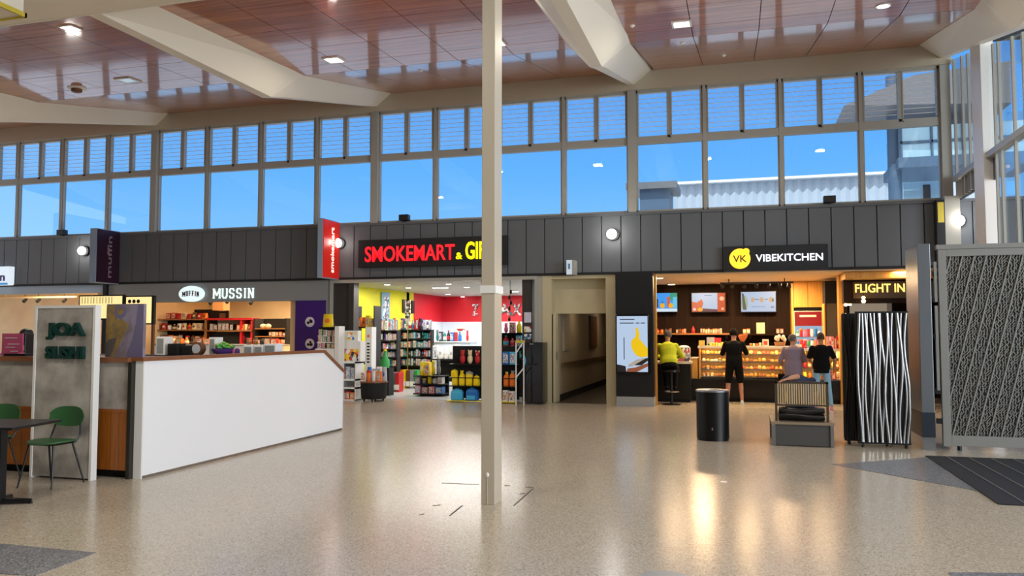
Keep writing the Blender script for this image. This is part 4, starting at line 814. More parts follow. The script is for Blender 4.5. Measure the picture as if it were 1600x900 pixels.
# letters on the red wall, the banner and pictures
t = thing('wall_letters', (-7.3, GB-.05, 2.1), 'pale patterned letters Z A X on the red wall of the gift shop', 'letters')
for cchar, p0, p1 in (('Z', 738, 748), ('A', 780, 798), ('X', 801, 815)):
    b = MB(); text(b, cchar, P(p0, 484, GB)[0], P(p1, 484, GB)[0], P(775, 493, GB)[1], P(775, 475, GB)[1], GB-.01, GB-.06, .03); b.build('letter', 'print_mag', t)
z0, z1 = 1.75, 2.7; t = thing('hanging_banner', (GX0+.06, 19.9, z0), 'pale blue vertical banner on the yellow wall', 'banner'); 
d = _ray(597, 480); Yq = d.y*(GX0+.05)/d.x; d = _ray(609, 480); Yr = d.y*(GX0+.05)/d.x
MB().box(GX0+.02, GX0+.05, Yq, Yr, 1.9, 2.74).build('banner_cloth', mat('banner_blue', '#8fb3cf', .6), t); MB().box(GX0+.05, GX0+.055, Yq+.08, Yr-.08, 2.0, 2.6).build('printed_strip', 'print_cool', t)
for p0, p1, yA, yB, lb in ((628, 633, 470, 490, 'left'), (642, 646, 472, 491, 'right')):
    d = _ray(p0, 480); Ya = d.y*GX0/d.x; d = _ray(p1, 480); Yb_ = d.y*GX0/d.x; z0 = (450-0)*0+1.58+ (520-yB)/1240*(Ya*1.03+2.2); z1 = 1.58+(520-yA)/1240*(Ya*1.03+2.2)
    tag(MB().box(GX0, GX0+.04, Ya, Yb_, z0, z1).build('wall_mirror', 'black'), 'narrow black framed panel on the yellow wall, %s of the pair' % lb, 'frame', 'dark panels on the yellow wall')
t = thing('upright_banner', (-8.98, 21.4, 0), 'curved cream upright banner printed with dark marks in front of the yellow wall', 'banner'); a0, a1, z0, z1 = R4(633, 469, 641, 497, 21.4); MB().box(a0, a1, 21.4, 21.43, z0-.1, z1).build('panel', 'print_mag', t); MB().box((a0+a1)/2-.01, (a0+a1)/2+.01, 21.41, 21.44, 0, z0-.1).build('pole', 'steel', t)
for yA, yB, m_, lb in ((488, 504, 'notice', 'white notice'), (510, 519, 'print_bright', 'red and white sticker'), (522, 530, 'print_cool', 'dark framed notice')):
    a0, a1, z0, z1 = R4(819, yA, 830, yB, D+.04); tag(MB().box(a0, a1, D+.035, D+.05, z0, z1).build('notice', m_), lb+' on the dark pier right of the gift shop', 'notice')
# tall stocked shelving, left part and right part
def stocked(name_lb, p0, p1, Y, tops, ztop_y, dep, kinds, cols, n, where, prints, hm=.95):
    x0, x1 = px(p0, Y), px(p1, Y); zs_ = [P((p0+p1)/2, q, Y)[1] for q in tops]; zt_ = P((p0+p1)/2, ztop_y, Y)[1]
    shelf_unit('shop_shelving', x0, x1, Y, dep, zs_, zs_[0], name_lb, 'shelf')
    for k, z in enumerate(zs_):
        up = (zs_[k-1] if k > 0 else z+.40); h = (up-z-.04)*hm
        row(x0+.03, x1-.03, Y+.09, z, n, h, kinds, cols, '%s, %s shelf from the top' % (where, ORD[k]), .14, prints, fill=.98)
ck = ['white', 'silver', 'blue', 'sky blue', 'purple', 'pink', 'teal', 'grey', 'red', 'black']
stocked('left half of the tall black gift shop shelving under the blue banner', 586, 621, 20.0, (516, 532, 545, 558, 572), 494, .22, ['box', 'pouch', 'book'], ck, 9, 'left tall shelving', ('print_cool', 'print_mag'))
stocked('right half of the tall black gift shop shelving, nearer the red wall', 624, 674, 21.6, (515, 529, 543, 557, 571), 498, .22, ['box', 'pouch', 'book', 'bottle'], ck, 12, 'right tall shelving', ('print_cool', 'print_mag', 'print_bright'))
# upright coloured folders along the floor
fl_ = [('red', 607, 614), ('teal', 614, 617), ('red', 618, 624), ('orange', 625, 630), ('yellow', 630, 634), ('brown', 635, 640), ('grey', 641, 647), ('green', 648, 652)]
for i, (c, p0, p1) in enumerate(fl_):
    Y = 19.6 if i < 3 else 21.0; x0, x1 = px(p0, Y), px(p1, Y); h = P(p0, 573, Y)[1]
    o = MB().box(x0, x1, Y, Y+.3, 0.003, .52).box(x0-.004, x1+.004, Y-.006, Y, .06, .2, 1).build('folder_box', [cm(c), cm('white')]); tag(o, '%s upright display box, %s from left below the tall shelving' % (c, ORD[i]), 'box', 'upright boxes below the tall shelving')
# left of the entrance: orange shelf goods, tall labelled carton column
x0, x1 = px(553, 18.6), px(585, 18.6); zt_ = P(565, 511, 18.6)[1]
shelf_unit('shop_shelving', x0, x1, 18.6, .4, [zt_, .8, .4], P(565, 478, 18.6)[1], 'low open shelving with orange bags against the yellow wall', 'shelf', 'dark_metal', back=False)
row(x0+.04, x1-.05, 18.75, zt_, 4, .3, ['pouch', 'box'], ['orange', 'orange', 'brown', 'yellow'], 'on the shelf against the yellow wall', .16)
row(x0+.04, x1-.05, 18.75, .8, 5, .3, ['box', 'pouch'], ['grey', 'brown', 'silver', 'pink'], 'middle shelf against yellow wall', .16, ('print_mag',))
a0, a1, z0, z1 = R4(572, 511, 582, 569, 17.75); t = thing('display_column', ((a0+a1)/2, 17.75, 0), 'tall slim white display column with orange dot and dark vertical lettering', 'display stand'); MB().box(a0, a1, 17.7, 17.95, 0.003, z1).build('body', 'white_paint', t); MB().tube([((a0+a1)/2, 17.7, z1-.22), ((a0+a1)/2, 17.69, z1-.22)], .035, 14).build('orange_dot', cm('orange'), t)
b = MB()
for k in range(7): b.box(a0+.05, a1-.05, 17.694, 17.7, z1-.42-k*.075, z1-.385-k*.075)
b.build('vertical_marks', 'matt_black', t)
# black drum table with goods
dx, dy_ = -8.2, 16.98; zt_ = P(572, 596, 16.8)[1]
t = thing('drum_table', (dx, dy_, 0), 'low black drum table with wooden top at the gift shop entrance', 'table'); MB().lathe((dx, dy_, 0), [(.27, .05), (.29, .08), (.31, zt_-.03)], 28).build('body', 'matt_black', t, smooth=True); MB().lathe((dx, dy_, 0), [(.325, zt_-.03), (.325, zt_)], 28).build('top', 'cap_wood', t)
for k in range(4): a = k*PI/2+.6; MB().lathe((dx+.22*math.cos(a), dy_+.22*math.sin(a), 0), [(.025, 0), (.025, .05)], 8).build('castor', 'black', t)
row(dx-.26, dx+.26, dy_-.12, zt_, 4, .26, ['box', 'tin'], ['white', 'orange', 'silver', 'red'], 'front of the drum table', .1, ('print_bright', 'print_cool')); row(dx-.22, dx+.28, dy_+.1, zt_, 4, .36, ['box', 'pouch'], ['white', 'blue', 'silver', 'teal'], 'back of the drum table', .1, ('print_cool',))
# white shelf stand by the clipped wall end
x0, x1 = px(522, 16.9), px(557, 16.9); lv = [P(540, q, 16.9)[1] for q in (565, 592, 605, 624)]
t = thing('display_stand', ((x0+x1)/2, 17.1, 0), 'white tiered display stand beyond the clipped end of the white wall', 'display stand')
for z in lv: MB().box(x0, x1, 16.9, 17.3, z-.04, z).build('shelf', 'white_paint', t)
MB().box(x0, x0+.03, 16.9, 17.3, 0, lv[0]).build('side_panel', 'white_paint', t); MB().box(x1-.03, x1, 16.9, 17.3, 0, lv[0]).build('side_panel', 'white_paint', t); MB().box(x0+.03, x1-.03, 17.27, 17.3, .0, lv[0]).build('back_panel', 'white_paint', t)
a0, a1, z0, z1 = R4(525, 533, 563, 564, 16.95); t = thing('toy_carton', ((a0+a1)/2, 17.1, lv[0]), 'large white printed carton on the white display stand', 'box'); MB().box(a0, a1, 16.95, 17.2, lv[0], z1).build('carton', 'white_paint', t); MB().box(a0+.03, a1-.05, 16.942, 16.95, lv[0]+.02, lv[0]+(z1-lv[0])*.62).build('printed_picture', 'print_bright', t)
z_ = z1; a0, a1, z0, z1 = R4(536, 518, 559, 532, 16.97); t = thing('toy_carton', ((a0+a1)/2, 17.1, z_), 'small white carton with yellow picture on top of the large white carton', 'box'); MB().box(a0, a1, 16.97, 17.15, z_, z1+.02).build('carton', 'white_paint', t); MB().box(a0+.1, a1-.05, 16.965, 16.97, z_+.03, z1-.02).build('printed_picture', 'print_bright', t)
row(x0+.04, x1-.05, 17.02, lv[1], 4, .3, ['box', 'pouch'], ['orange', 'blue', 'grey', 'silver'], 'upper shelf of white display stand', .16, ('print_cool',)); row(x0+.04, x1-.05, 17.02, lv[3], 4, .2, ['box', 'pouch', 'tin'], ['orange', 'white', 'blue', 'red'], 'bottom shelf of white display stand', .16)
# magazine rack further left
x0, x1 = px(492, 16.6), px(528, 16.6); zc = P(510, 546, 16.6)[1]; zt_ = P(510, 511, 16.6)[1]
t = thing('magazine_rack', ((x0+x1)/2, 16.7, 0), 'white magazine rack rising behind the far end of the white wall', 'rack'); MB().box(x0, x1-.1, 16.62, 16.9, 0, zc).build('base', 'white_paint', t); MB().box(x0, x1-.1, 16.8, 16.86, zc, zt_).build('back_board', 'black', t); MB().box(x1-.09, x1+.02, 16.62, 16.9, 0, zt_+.02).build('end_panel', 'white_paint', t)
for k in range(3): MB().box(x0, x1-.1, 16.66+.04*k, 16.8, zc+k*.15, zc+.02+k*.15).build('ledge', 'white_paint', t)
for k in range(3): row(x0+.01, x1-.11, 16.72+.02*k, zc+.02+k*.15, 4, .15, ['book'], ['white', 'pink', 'black', 'green', 'grey'], '%s tier of magazine rack' % ('bottom', 'middle', 'top')[k], .03, ('print_mag', 'print_bright'))
a0, a1, z0, z1 = R4(505, 492, 519, 511, 16.8); tag(product('pouch', 'yellow', 'orange', (a0+a1)/2, 16.83, zt_, a1-a0, .1, z1-zt_+.02, 'yellow bag with orange blob standing on the magazine rack', None, 'bag', 'gift_bag'), 'yellow bag with orange blob standing on the magazine rack', 'bag')
# green bottle shape display
t = thing('bottle_display', (px(600, 18.4), 18.4, 0), 'dark display stand with a big green bottle shape beside the tall shelving', 'display stand'); xx = px(597, 18.4)
MB().box(xx-.12, xx+.2, 18.4, 18.7, .003, P(600, 575, 18.4)[1]).build('base', 'matt_black', t); zb = P(600, 575, 18.4)[1]; b = MB().lathe((xx+.02, 18.55, zb), [(.11, 0), (.11, .18), (.04, .32), (.035, .42)], 16); b.build('bottle_shape', cm('green'), t, smooth=True); MB().lathe((xx+.02, 18.55, zb), [(.042, .42), (.042, .47)], 12).build('cap', cm('yellow'), t)
# central low gondola
x0, x1 = px(646, 18.5), px(692, 18.5); lv = [P(668, q, 18.5)[1] for q in (600, 615)]; zt_ = P(668, 586, 18.5)[1]
t = thing('low_gondola', ((x0+x1)/2, 18.7, 0), 'low black gondola of toys and cartons in the middle of the gift shop', 'shelf')
for z in lv: MB().box(x0, x1, 18.5, 18.95, z-.03, z).build('shelf', 'matt_black', t)
MB().box(x0, x1, 18.93, 18.97, 0.003, zt_).build('back_panel', 'matt_black', t); MB().box(x0, x1, 18.5, 18.93, zt_-.04, zt_-.02).build('shelf', 'matt_black', t)
row(x0+.02, x1-.02, 18.65, lv[1], 4, .2, ['box'], ['grey', 'blue', 'pink', 'black'], 'bottom shelf of low gondola', .25, ('print_cool', 'print_bright')); row(x0+.02, x1-.02, 18.65, lv[0], 5, .17, ['box', 'tin', 'backpack'], ['grey', 'white', 'yellow', 'silver'], 'middle shelf of low gondola', .2, ('print_mag',))
row(x0+.1, x1-.1, 18.7, zt_-.02, 4, .42, ['box', 'pouch', 'plush'], ['white', 'yellow', 'sky blue', 'grey'], 'on top of the low gondola', .2, ('print_cool', 'print_bright'))
# white service desk with goods in the back
x0, x1 = px(672, 22.4), px(735, 22.4); zt_ = P(700, 535, 22.4)[1]; t = thing('service_desk', ((x0+x1)/2, 22.6, 0), 'pale service desk hung with goods before the red and white wall', 'counter'); MB().box(x0, x1, 22.4, 23, 0.003, zt_).build('body', 'gift_white', t); MB().box(x0-.03, x1+.03, 22.36, 23.02, zt_, zt_+.03).build('worktop', 'white_paint', t)
row(x0+.1, x1-.1, 22.6, zt_+.03, 9, .36, ['box', 'tin', 'bottle', 'plush'], ['teal', 'red', 'black', 'white', 'blue'], 'on the pale service desk', .15, ('print_cool',))
x0, x1 = px(673, 20.8), px(717, 20.8); zt_ = P(695, 561, 20.8)[1]; t = thing('goods_table', ((x0+x1)/2, 21, 0), 'dark table of white and blue bags before the pale service desk', 'table'); MB().box(x0, x1, 20.8, 21.3, zt_-.04, zt_).build('top', 'matt_black', t)
for a in (x0+.02, x1-.06):
    for c in (20.82, 21.24): MB().box(a, a+.04, c, c+.04, .003, zt_-.04).build('leg', 'matt_black', t)
MB().box(x0+.03, x1-.03, 21.2, 21.22, .2, zt_-.04).build('back_panel', 'matt_black', t)
row(x0+.02, x1-.02, 20.95, zt_, 5, .42, ['pouch', 'box'], ['white', 'sky blue', 'silver', 'grey'], 'on the dark goods table', .16, ('print_cool',))
a0, a1, z0, z1 = R4(712, 512, 728, 526, 23.6); t = thing('price_board', ((a0+a1)/2, 23.6, z0), 'small white board with red marks above the service desk', 'sign'); MB().box(a0, a1, 23.6, 23.63, z0, z1).build('board', 'white_paint', t); MB().box(a0+.04, a1-.04, 23.59, 23.6, z1-.1, z1-.04).build('red_mark', cm('red'), t); MB().box((a0+a1)/2-.01, (a0+a1)/2+.01, 23.61, 23.62, 0.003, z0).build('pole', 'steel', t)
# yellow rack with backpacks (runs behind the white post)
Y = 17.15; x0, x1 = px(699, Y), px(804, Y); t = thing('backpack_rack', ((x0+x1)/2, Y+.2, 0), 'tiered black rack full of yellow bags behind the white post', 'rack')
tiers = [P(725, q, Y)[1] for q in (626, 603, 590, 569)]
MB().box(x0, x1, Y+.36, Y+.4, .06, P(725, 541, Y)[1]).build('back_panel', 'matt_black', t)
for k, z in enumerate(tiers): MB().box(x0, x1, Y+.03*k, Y+.37, z-.02, z).build('shelf', cm('yellow') if k == 0 else 'dark_metal', t)
for a in (x0+.05, x1-.05): MB().lathe((a, Y+.2, 0), [(.03, 0), (.03, .06)], 10).build('castor', 'black', t)
def fil(p0, p1, n, k, kinds, cols, h, where, prints=('print_bright',), dep=.14): row(px(p0, Y), px(p1, Y), Y+.1+.03*k, tiers[k], n, h, kinds, cols, where, dep, prints)
fil(701, 748, 2, 0, ['backpack'], ['sky blue', 'blue'], .31, 'bottom rack tier left of white post', dep=.2); fil(784, 803, 2, 0, ['box'], ['green', 'white'], .3, 'bottom rack tier right of white post')
fil(703, 748, 4, 1, ['backpack'], ['yellow'], .3, 'second rack tier left of white post'); fil(784, 803, 2, 1, ['backpack'], ['orange'], .3, 'second rack tier right of white post')
fil(701, 736, 3, 2, ['plush', 'backpack'], ['yellow', 'grey'], .17, 'third rack tier left of white post'); fil(784, 803, 2, 2, ['plush'], ['yellow', 'grey'], .16, 'third rack tier right of white post')
fil(713, 748, 3, 3, ['plush'], ['red', 'cream', 'red'], .34, 'top rack tier left of white post'); fil(782, 804, 2, 3, ['box', 'backpack'], ['blue', 'sky blue'], .34, 'top rack tier right of white post', ('print_cool',))
t = thing('side_shelving', (px(800, 18.6), 18.8, 0), 'shelving with bright toys at the right side of the gift shop behind the white post', 'shelf'); x0, x1 = px(765, 18.6), px(815, 18.6); zz = [P(795, q, 18.6)[1] for q in (542, 561, 520)]
for z in zz: MB().box(x0, x1, 18.6, 18.95, z-.02, z).build('shelf', 'dark_metal', t)
MB().box(x0, x1, 18.95, 18.98, 0.003, zz[2]).build('back_panel', 'matt_black', t)
row(px(783, 18.6), x1-.02, 18.75, zz[0], 3, .28, ['plush', 'box', 'bottle'], ['red', 'pink', 'sky blue'], 'middle of right side shelving'); row(px(783, 18.6), x1-.02, 18.75, zz[2], 3, .3, ['plush', 'bottle', 'box'], ['yellow', 'pink', 'orange'], 'on top of the right side shelving'); row(px(783, 18.6), x1-.02, 18.75, zz[1], 3, .24, ['plush', 'box'], ['blue', 'white', 'teal'], 'lower right side shelving', prints=('print_cool',))
# dark hanging chain of goods
x, z = P(797, 461, 18.1); t = thing('hanging_strip', (x, 18.1, 1.9), 'dark strip of small goods hanging from the gift shop ceiling right of the post', 'hanging display'); MB().tube([(x, 18.1, 2.82), (x, 18.1, 1.85)], .008, 6).build('cord', 'black', t)
for k in range(6): MB().ball((x+.02*(-1)**k, 18.1, 2.55-k*.13), (.035, .03, .05), seg=8, rg=6).build('charm', cm('black') if k != 4 else cm('silver'), t)
# trolley frame and black cabinet
Y = 16.75; xa, xb = px(805.5, Y), px(819, Y); zt_ = P(812, 532, Y)[1]; t = thing('folding_stand', ((xa+xb)/2, Y, 0), 'white tubular frame with diagonal bars beside the black cabinet', 'frame')
for a in (xa, xb-.02): MB().tube([(a+.01, Y, 0), (a+.01, Y, zt_)], .014, 8).build('upright', 'white_paint', t)
zd = [P(812, q, Y)[1] for q in (552, 574, 590)]
MB().tube([(xa+.01, Y, zd[0]), (xb, Y, zt_)], .014, 8).build('diagonal', 'white_paint', t); MB().tube([(xb, Y, zd[1]), (xa+.01, Y, zd[2])], .014, 8).build('diagonal', 'white_paint', t); MB().box(xa, xb, Y-.02, Y+.06, zt_-.05, zt_).build('yellow_tray', 'sign_yellow', t); MB().tube([(xb-.02, Y, zd[0]), (xb+.03, Y+.01, (zd[0]+zd[1])/2), (xb-.01, Y, zd[1])], .012, 6).build('blue_strap', cm('sky blue'), t)
Y = 17.1; xa, xb = px(821, Y), px(848, Y); zt_ = P(834, 535, Y)[1]; t = thing('cabinet', ((xa+xb)/2, Y+.2, 0), 'tall glossy black cabinet standing between gift shop and corridor', 'cabinet')
MB().box(xa, xb, Y, Y+.45, .02, zt_).build('body', mat('gloss_black', '#08080a', .12), t, bevel=.008); MB().box(xa+.03, xb-.03, Y-.012, Y, .06, zt_-.5).build('lower_door', 'gloss_black', t); MB().box(xa+.03, xb-.03, Y-.012, Y, zt_-.46, zt_-.06).build('upper_door', 'gloss_black', t); MB().box(xa+.1, xa+.19, Y-.016, Y, zt_-.05, zt_-.02).build('badge', 'steel', t)
MB().box(xa+.06, xb-.12, Y-.02, Y-.012, zt_-.5, zt_-.47).build('handle', 'dark_metal', t)

# ================================================================== CORRIDOR
mat('corridor_cream', '#a8987c', .6); mat('corridor_floor', '#4c433a', .35); mat('panel_cream', '#c2b795', .6); mat('rail_wood', '#6b4c2c', .4)
cx0, cx1 = px(862, D), px(947, D)
struct(MB().box(px(848, D), cx0, D-.02, D+.3, 0, 2.9).build('trim_95', 'panel_cream')); struct(MB().box(cx1, px(962, D), D-.02, D+.3, 0, 2.9).build('trim_96', 'panel_cream'))
struct(MB().box(cx0, cx1+.05, D+.3, D+.4, P(905, 490, D+.3)[1], 2.9).build('wall_corridor_header', 'panel_cream')); struct(MB().box(cx0, cx1, D-.0, D+.3, 2.8, 2.9).build('trim_97', 'panel_cream'))
struct(MB().box(-4.1, -4.0, D+.4, 27, 0, 2.3).build('wall_corridor_left', 'corridor_cream')); struct(MB().box(-2.55, -2.45, D+.4, 27, 0, 2.3).build('wall_corridor_right', 'corridor_cream')); struct(MB().box(-4.1, -2.45, 27, 27.1, 0, 2.3).build('wall_corridor_end', 'corridor_cream'))
struct(MB().box(-4.1, -2.45, D, 27, -.19, .004).build('floor_corridor', 'corridor_floor')); struct(MB().box(-4.1, -2.45, D+.4, 27, 2.3, 2.4).build('ceiling_corridor', 'panel_cream'))
struct(MB().box(-4.0, -3.985, D+.4, 27, 0, .16).build('baseboard_left', 'dark_metal'))
t = thing('handrail', (-3.94, 22, .8), 'brown timber handrail running along the corridor wall', 'handrail'); MB().box(-3.97, -3.93, D+.5, 25, .82, .88).build('rail', 'rail_wood', t)
for k in range(6): MB().box(-4.0, -3.95, 18.6+k*1.2, 18.64+k*1.2, .8, .84).build('bracket', 'steel', t)
def onleft(p0, p1, X=-3.99):
    d0, d1 = _ray(p0, 540), _ray(p1, 540); return X/d0.x*d0.y, X/d1.x*d1.y
a, c = onleft(880, 889); t = thing('wall_frame', (-3.98, (a+c)/2, 1.2), 'pale framed notice case on the corridor wall', 'frame'); MB().box(-4.0, -3.97, a, c, 1.15, 2.1).build('frame', 'frame_paint', t); MB().box(-3.972, -3.965, a+.06, c-.06, 1.2, 2.05).build('face', 'corridor_cream', t)
a, c = onleft(921, 931); t = thing('wall_picture', (-3.98, (a+c)/2, 1.2), 'brown wooden panel hung farther down the corridor wall', 'picture'); MB().box(-4.0, -3.95, a, c, 1.15, 2.05).build('panel', 'rail_wood', t); MB().box(-3.955, -3.945, a+.1, c-.1, 1.22, 1.98).build('inner_panel', 'cap_wood', t)
struct(MB().box(-4.0, -3.75, 25, 25.4, 0, 2.3).build('trim_98', 'panel_cream'))
t = thing('door_leaf', (cx0+.05, D+.35, 0), 'cream corridor door leaf folded open at the left of the opening', 'door'); MB().box(cx0+.02, cx0+.08, D+.05, D+.32, 0.005, 2.02).build('leaf', 'panel_cream', t); MB().box(cx0+.08, cx0+.1, D+.08, D+.12, .95, 1.15).build('handle', 'steel', t); MB().box(cx0+.0, cx0+.02, D+.02, D+.1, .005, 2.0).build('gap_seal', 'matt_black', t)
for k in range(2): area('corridor_lamp', (-3.3, 19.5+k*3.5, 2.28), .8, .5, 3.5, (1, .82, .6))

# ================================================================== KITCHEN
mat('pillar_black', '#0d1016', .4); mat('kitchen_ceiling', '#ecd3aa', .55); mat('counter_black', '#080605', .35); mat('counter_white', '#d8cdbb', .35)
xl, xr = px(963, 17.35), px(1021, 17.35)
struct(MB().box(xl, xr, 17.3, D+.12, .2, 2.9).build('wall_pillar', 'pillar_black')); struct(MB().box(xl-.005, xr+.005, 17.295, D+.12, 0, .2).build('baseboard_pillar', mat('kick_grey', '#a3a5a6', .4)))
a0, a1, z0, z1 = R4(964, 494, 1012, 581, 17.22)
t = thing('digital_poster', ((a0+a1)/2, 17.25, z0), 'lit portrait poster screen with a yellow pear shape on the black pillar', 'screen')
MB().box(a0-.03, a1+.03, 17.22, 17.295, z0-.04, z1+.04).build('housing', 'gloss_black', t, bevel=.01); MB().box(a0, a1, 17.214, 17.222, z0, z1).build('screen', mat('poster_glow', '#060606', .3, emit='#c6dcf9', es=.8), t)
W_, H_ = a1-a0, z1-z0
def pl(pts, m, y, nm, par): MB().prism([(a0+u*W_, z0+v*H_) for u, v in pts], 'y', y, 17.215).build(nm, m, par)
pl([(.46, .5), (.5, .58), (.6, .62), (.63, .72), (.6, .78), (.68, .8), (.74, .66), (.72, .6), (1, .42), (1, .28), (.78, .26), (.62, .3), (.5, .4)], mat('poster_yellow', '#060606', .4, emit='#f7c90e', es=.9), 17.211, 'yellow_shape', t)
pl([(.0, 0), (.3, .0), (.28, .1), (.12, .12), (0, .13)], mat('poster_dark', '#2b2733', .5), 17.210, 'dark_shape', t); pl([(.55, .12), (.8, .24), (1, .25), (1, .2), (.8, .12)], 'poster_dark', 17.210, 'dark_band', t); pl([(.3, .0), (.65, .0), (1, .1), (1, .16), (.6, .08), (.35, .06)], mat('poster_brown', '#8a5038', .5, emit='#8a5038', es=.5), 17.209, 'brown_band', t); pl([(.4, .14), (.65, .22), (.95, .25), (.5, .1), (.35, .09)], 'white_paint', 17.2095, 'pale_band', t)
b = MB(); 
for u0, u1, v in ((.1, .58, .93), (.1, .55, .865), (.62, .74, .865), (.78, .92, .865)): b.box(a0+u0*W_, a0+u1*W_, 17.21, 17.215, z0+v*H_, z0+(v+.02)*H_)
b.box(a0+.22*W_, a0+.25*W_, 17.21, 17.215, z0+.22*H_, z0+.62*H_); b.build('text_lines', mat('poster_text', '#5e6f90', .5), t)
KX0, KX1 = -2.32, 4.6
struct(MB().box(KX0-.1, KX1, 21.5, 21.6, 0, 2.95).build('wall_kitchen_back', 'dark_wood')); struct(MB().box(KX0-.1, KX0, D+.3, 21.5, 0, 2.9).build('wall_kitchen_left', 'dark_wood')); struct(MB().box(KX1, KX1+.1, D+.2, 21.5, 0, 2.9).build('wall_kitchen_right', 'dark_wood'))
struct(MB().box(KX0-.12, KX1+.1, D+.05, 21.5, 2.86, 2.94).build('ceiling_kitchen', 'kitchen_ceiling')); struct(MB().box(KX0-.12, KX1+.1, D, 21.5, -.19, .002).build('floor_kitchen', 'terrazzo_beige'))
struct(MB().box(xr, xr+.04, D+.0, D+.1, 0, 2.88).build('trim_101', 'gold_wood')); 
for k in range(12): struct(MB().box(-1.9+k*.29, -1.893+k*.29, 21.49, 21.5, 1.6, 2.86).build('trim_%d' % (110+k), 'matt_black'))
for x, y, p in ((-1.45, 18.2, 17), (.15, 18.2, 20), (1.65, 18.2, 11), (3.3, 18.0, 32), (-.9, 20.0, 60), (1.0, 20.0, 65)): area('kitchen_lamp_and_fill', (x, y, 2.84), .42, .42, p*1.25, (1, .68, .37))  # front lamps make the floor streaks; the rear pair is added warm fill
def lamp_disc(px_, py_, lb, Z=2.86):
    X, Y = F(px_, py_, Z); Y = min(max(Y, D+.15), 21.2); t = thing('downlight', (X, Y, Z-.02), lb, 'ceiling light', 'kitchen ceiling lights'); MB().lathe((X, Y, Z-.012), [(.1, .012), (.11, 0), (.085, 0)], 18).build('ring', 'white_paint', t); MB().lathe((X, Y, Z-.013), [(.085, 0), (.085, -.006)], 18).build('lens', 'warm_glow', t)
lamp_disc(1052, 446, 'lit kitchen ceiling light above the left menu screen'); lamp_disc(1030, 434, 'lit kitchen ceiling light in the front left corner'); lamp_disc(1268, 441, 'front lit kitchen ceiling light above the drinks display'); lamp_disc(1262, 446, 'rear lit kitchen ceiling light above the drinks display'); lamp_disc(1378, 426, 'lit ceiling light above the flight sign')
t = thing('ceiling_track', (0, 19.6, 2.78), 'warm lit lighting track across the kitchen ceiling', 'light track'); ta, tb = px(1125, 19.6, 445), px(1240, 19.6, 445); MB().box(ta, tb, 19.58, 19.63, 2.74, 2.78).build('rail', 'dark_metal', t)
for a in (ta+.2, tb-.2): MB().tube([(a, 19.6, 2.78), (a, 19.6, 2.86)], .012, 6).build('hanger', 'dark_metal', t)
for i, p in enumerate((1129, 1144, 1163, 1182, 1201, 1219, 1233)): x, z = P(p, 450, 19.55); spot(x, 19.6, 2.745, z+.03, 'black kitchen track spotlight, %s of seven from the left' % ORD[i], 'kitchen track spotlights')
# menu screens
def menu(p0, p1, yA, yB, lb):
    a0, a1, z0, z1 = R4(p0, yA, p1, yB, 21.3); t = thing('menu_screen', ((a0+a1)/2, 21.35, z0), lb, 'screen', 'menu screens in the kitchen'); MB().box(a0-.015, a1+.015, 21.3, 21.42, z0-.015, z1+.015).build('housing', 'black', t); MB().box((a0+a1)/2-.1, (a0+a1)/2+.1, 21.42, 21.5, z0+.15, z1-.15).build('wall_mount', 'dark_metal', t); return t, a0, a1, z0, z1
def scr(t, a0, a1, z0, z1, glow, shapes):
    MB().box(a0, a1, 21.295, 21.301, z0, z1).build('picture', glow, t)
    for i, (pts, m) in enumerate(shapes): MB().prism([(a0+u*(a1-a0), z0+v*(z1-z0)) for u, v in pts], 'y', 21.292-.0004*i, 21.296).build('picture_shape', m, t)
def E(n, c, s=1.0): return mat('glow_'+n, '#060606', .4, emit=c, es=s*.95)
def circ(u, v, ru, rv, n=14): return [(u+ru*math.cos(2*PI*k/n), v+rv*math.sin(2*PI*k/n)) for k in range(n)]
sq = lambda u0, v0, u1, v1: [(u0, v0), (u1, v0), (u1, v1), (u0, v1)]
scr(*menu(1021, 1058, 458, 487, 'left menu screen showing tall drinks on blue'), E('blue', '#3f9cf0'), [(sq(0, 0, 1, .16), E('pale', '#d5e6f5')), (sq(.7, .6, 1, 1), E('green', '#2f9f80')), (sq(.82, .2, 1, .78), E('cyan', '#5cc4e8')), (sq(.1, .22, .2, .68), E('navy', '#1d3048')), (sq(.58, .25, .7, .8), E('coral', '#d4603f')), (sq(.35, .25, .42, .55), E('slate', '#3a6488')), (circ(.38, .32, .1, .14), E('amber', '#f2b01c')), (circ(.74, .32, .1, .14), E('amber', '#f2b01c'))])
scr(*menu(1081, 1133, 458, 487, 'middle menu screen with red food photographs at both sides'), E('ice', '#c3d9f7', .8), [([(0, .55), (.15, .5), (.3, .68), (.35, .45), (.3, .2), (.35, 0), (0, 0)], E('coral', '#d4603f')), ([(.3, .18), (.8, .12), (.8, 0), (.3, 0)], E('plum', '#5a2a44')), (sq(.77, 0, 1, 1), E('redorange', '#cf4a20')), (circ(.9, .7, .07, .12), E('peach', '#f2c09a')), (circ(.25, .12, .08, .1), E('amber', '#f2b01c')), (circ(.08, .13, .05, .08), E('pinkish', '#f5c8cc')), (circ(.92, .15, .04, .07), E('peach', '#f2c09a')), (sq(.38, .86, .6, .89), E('textgrey', '#7b8fae', .7))])
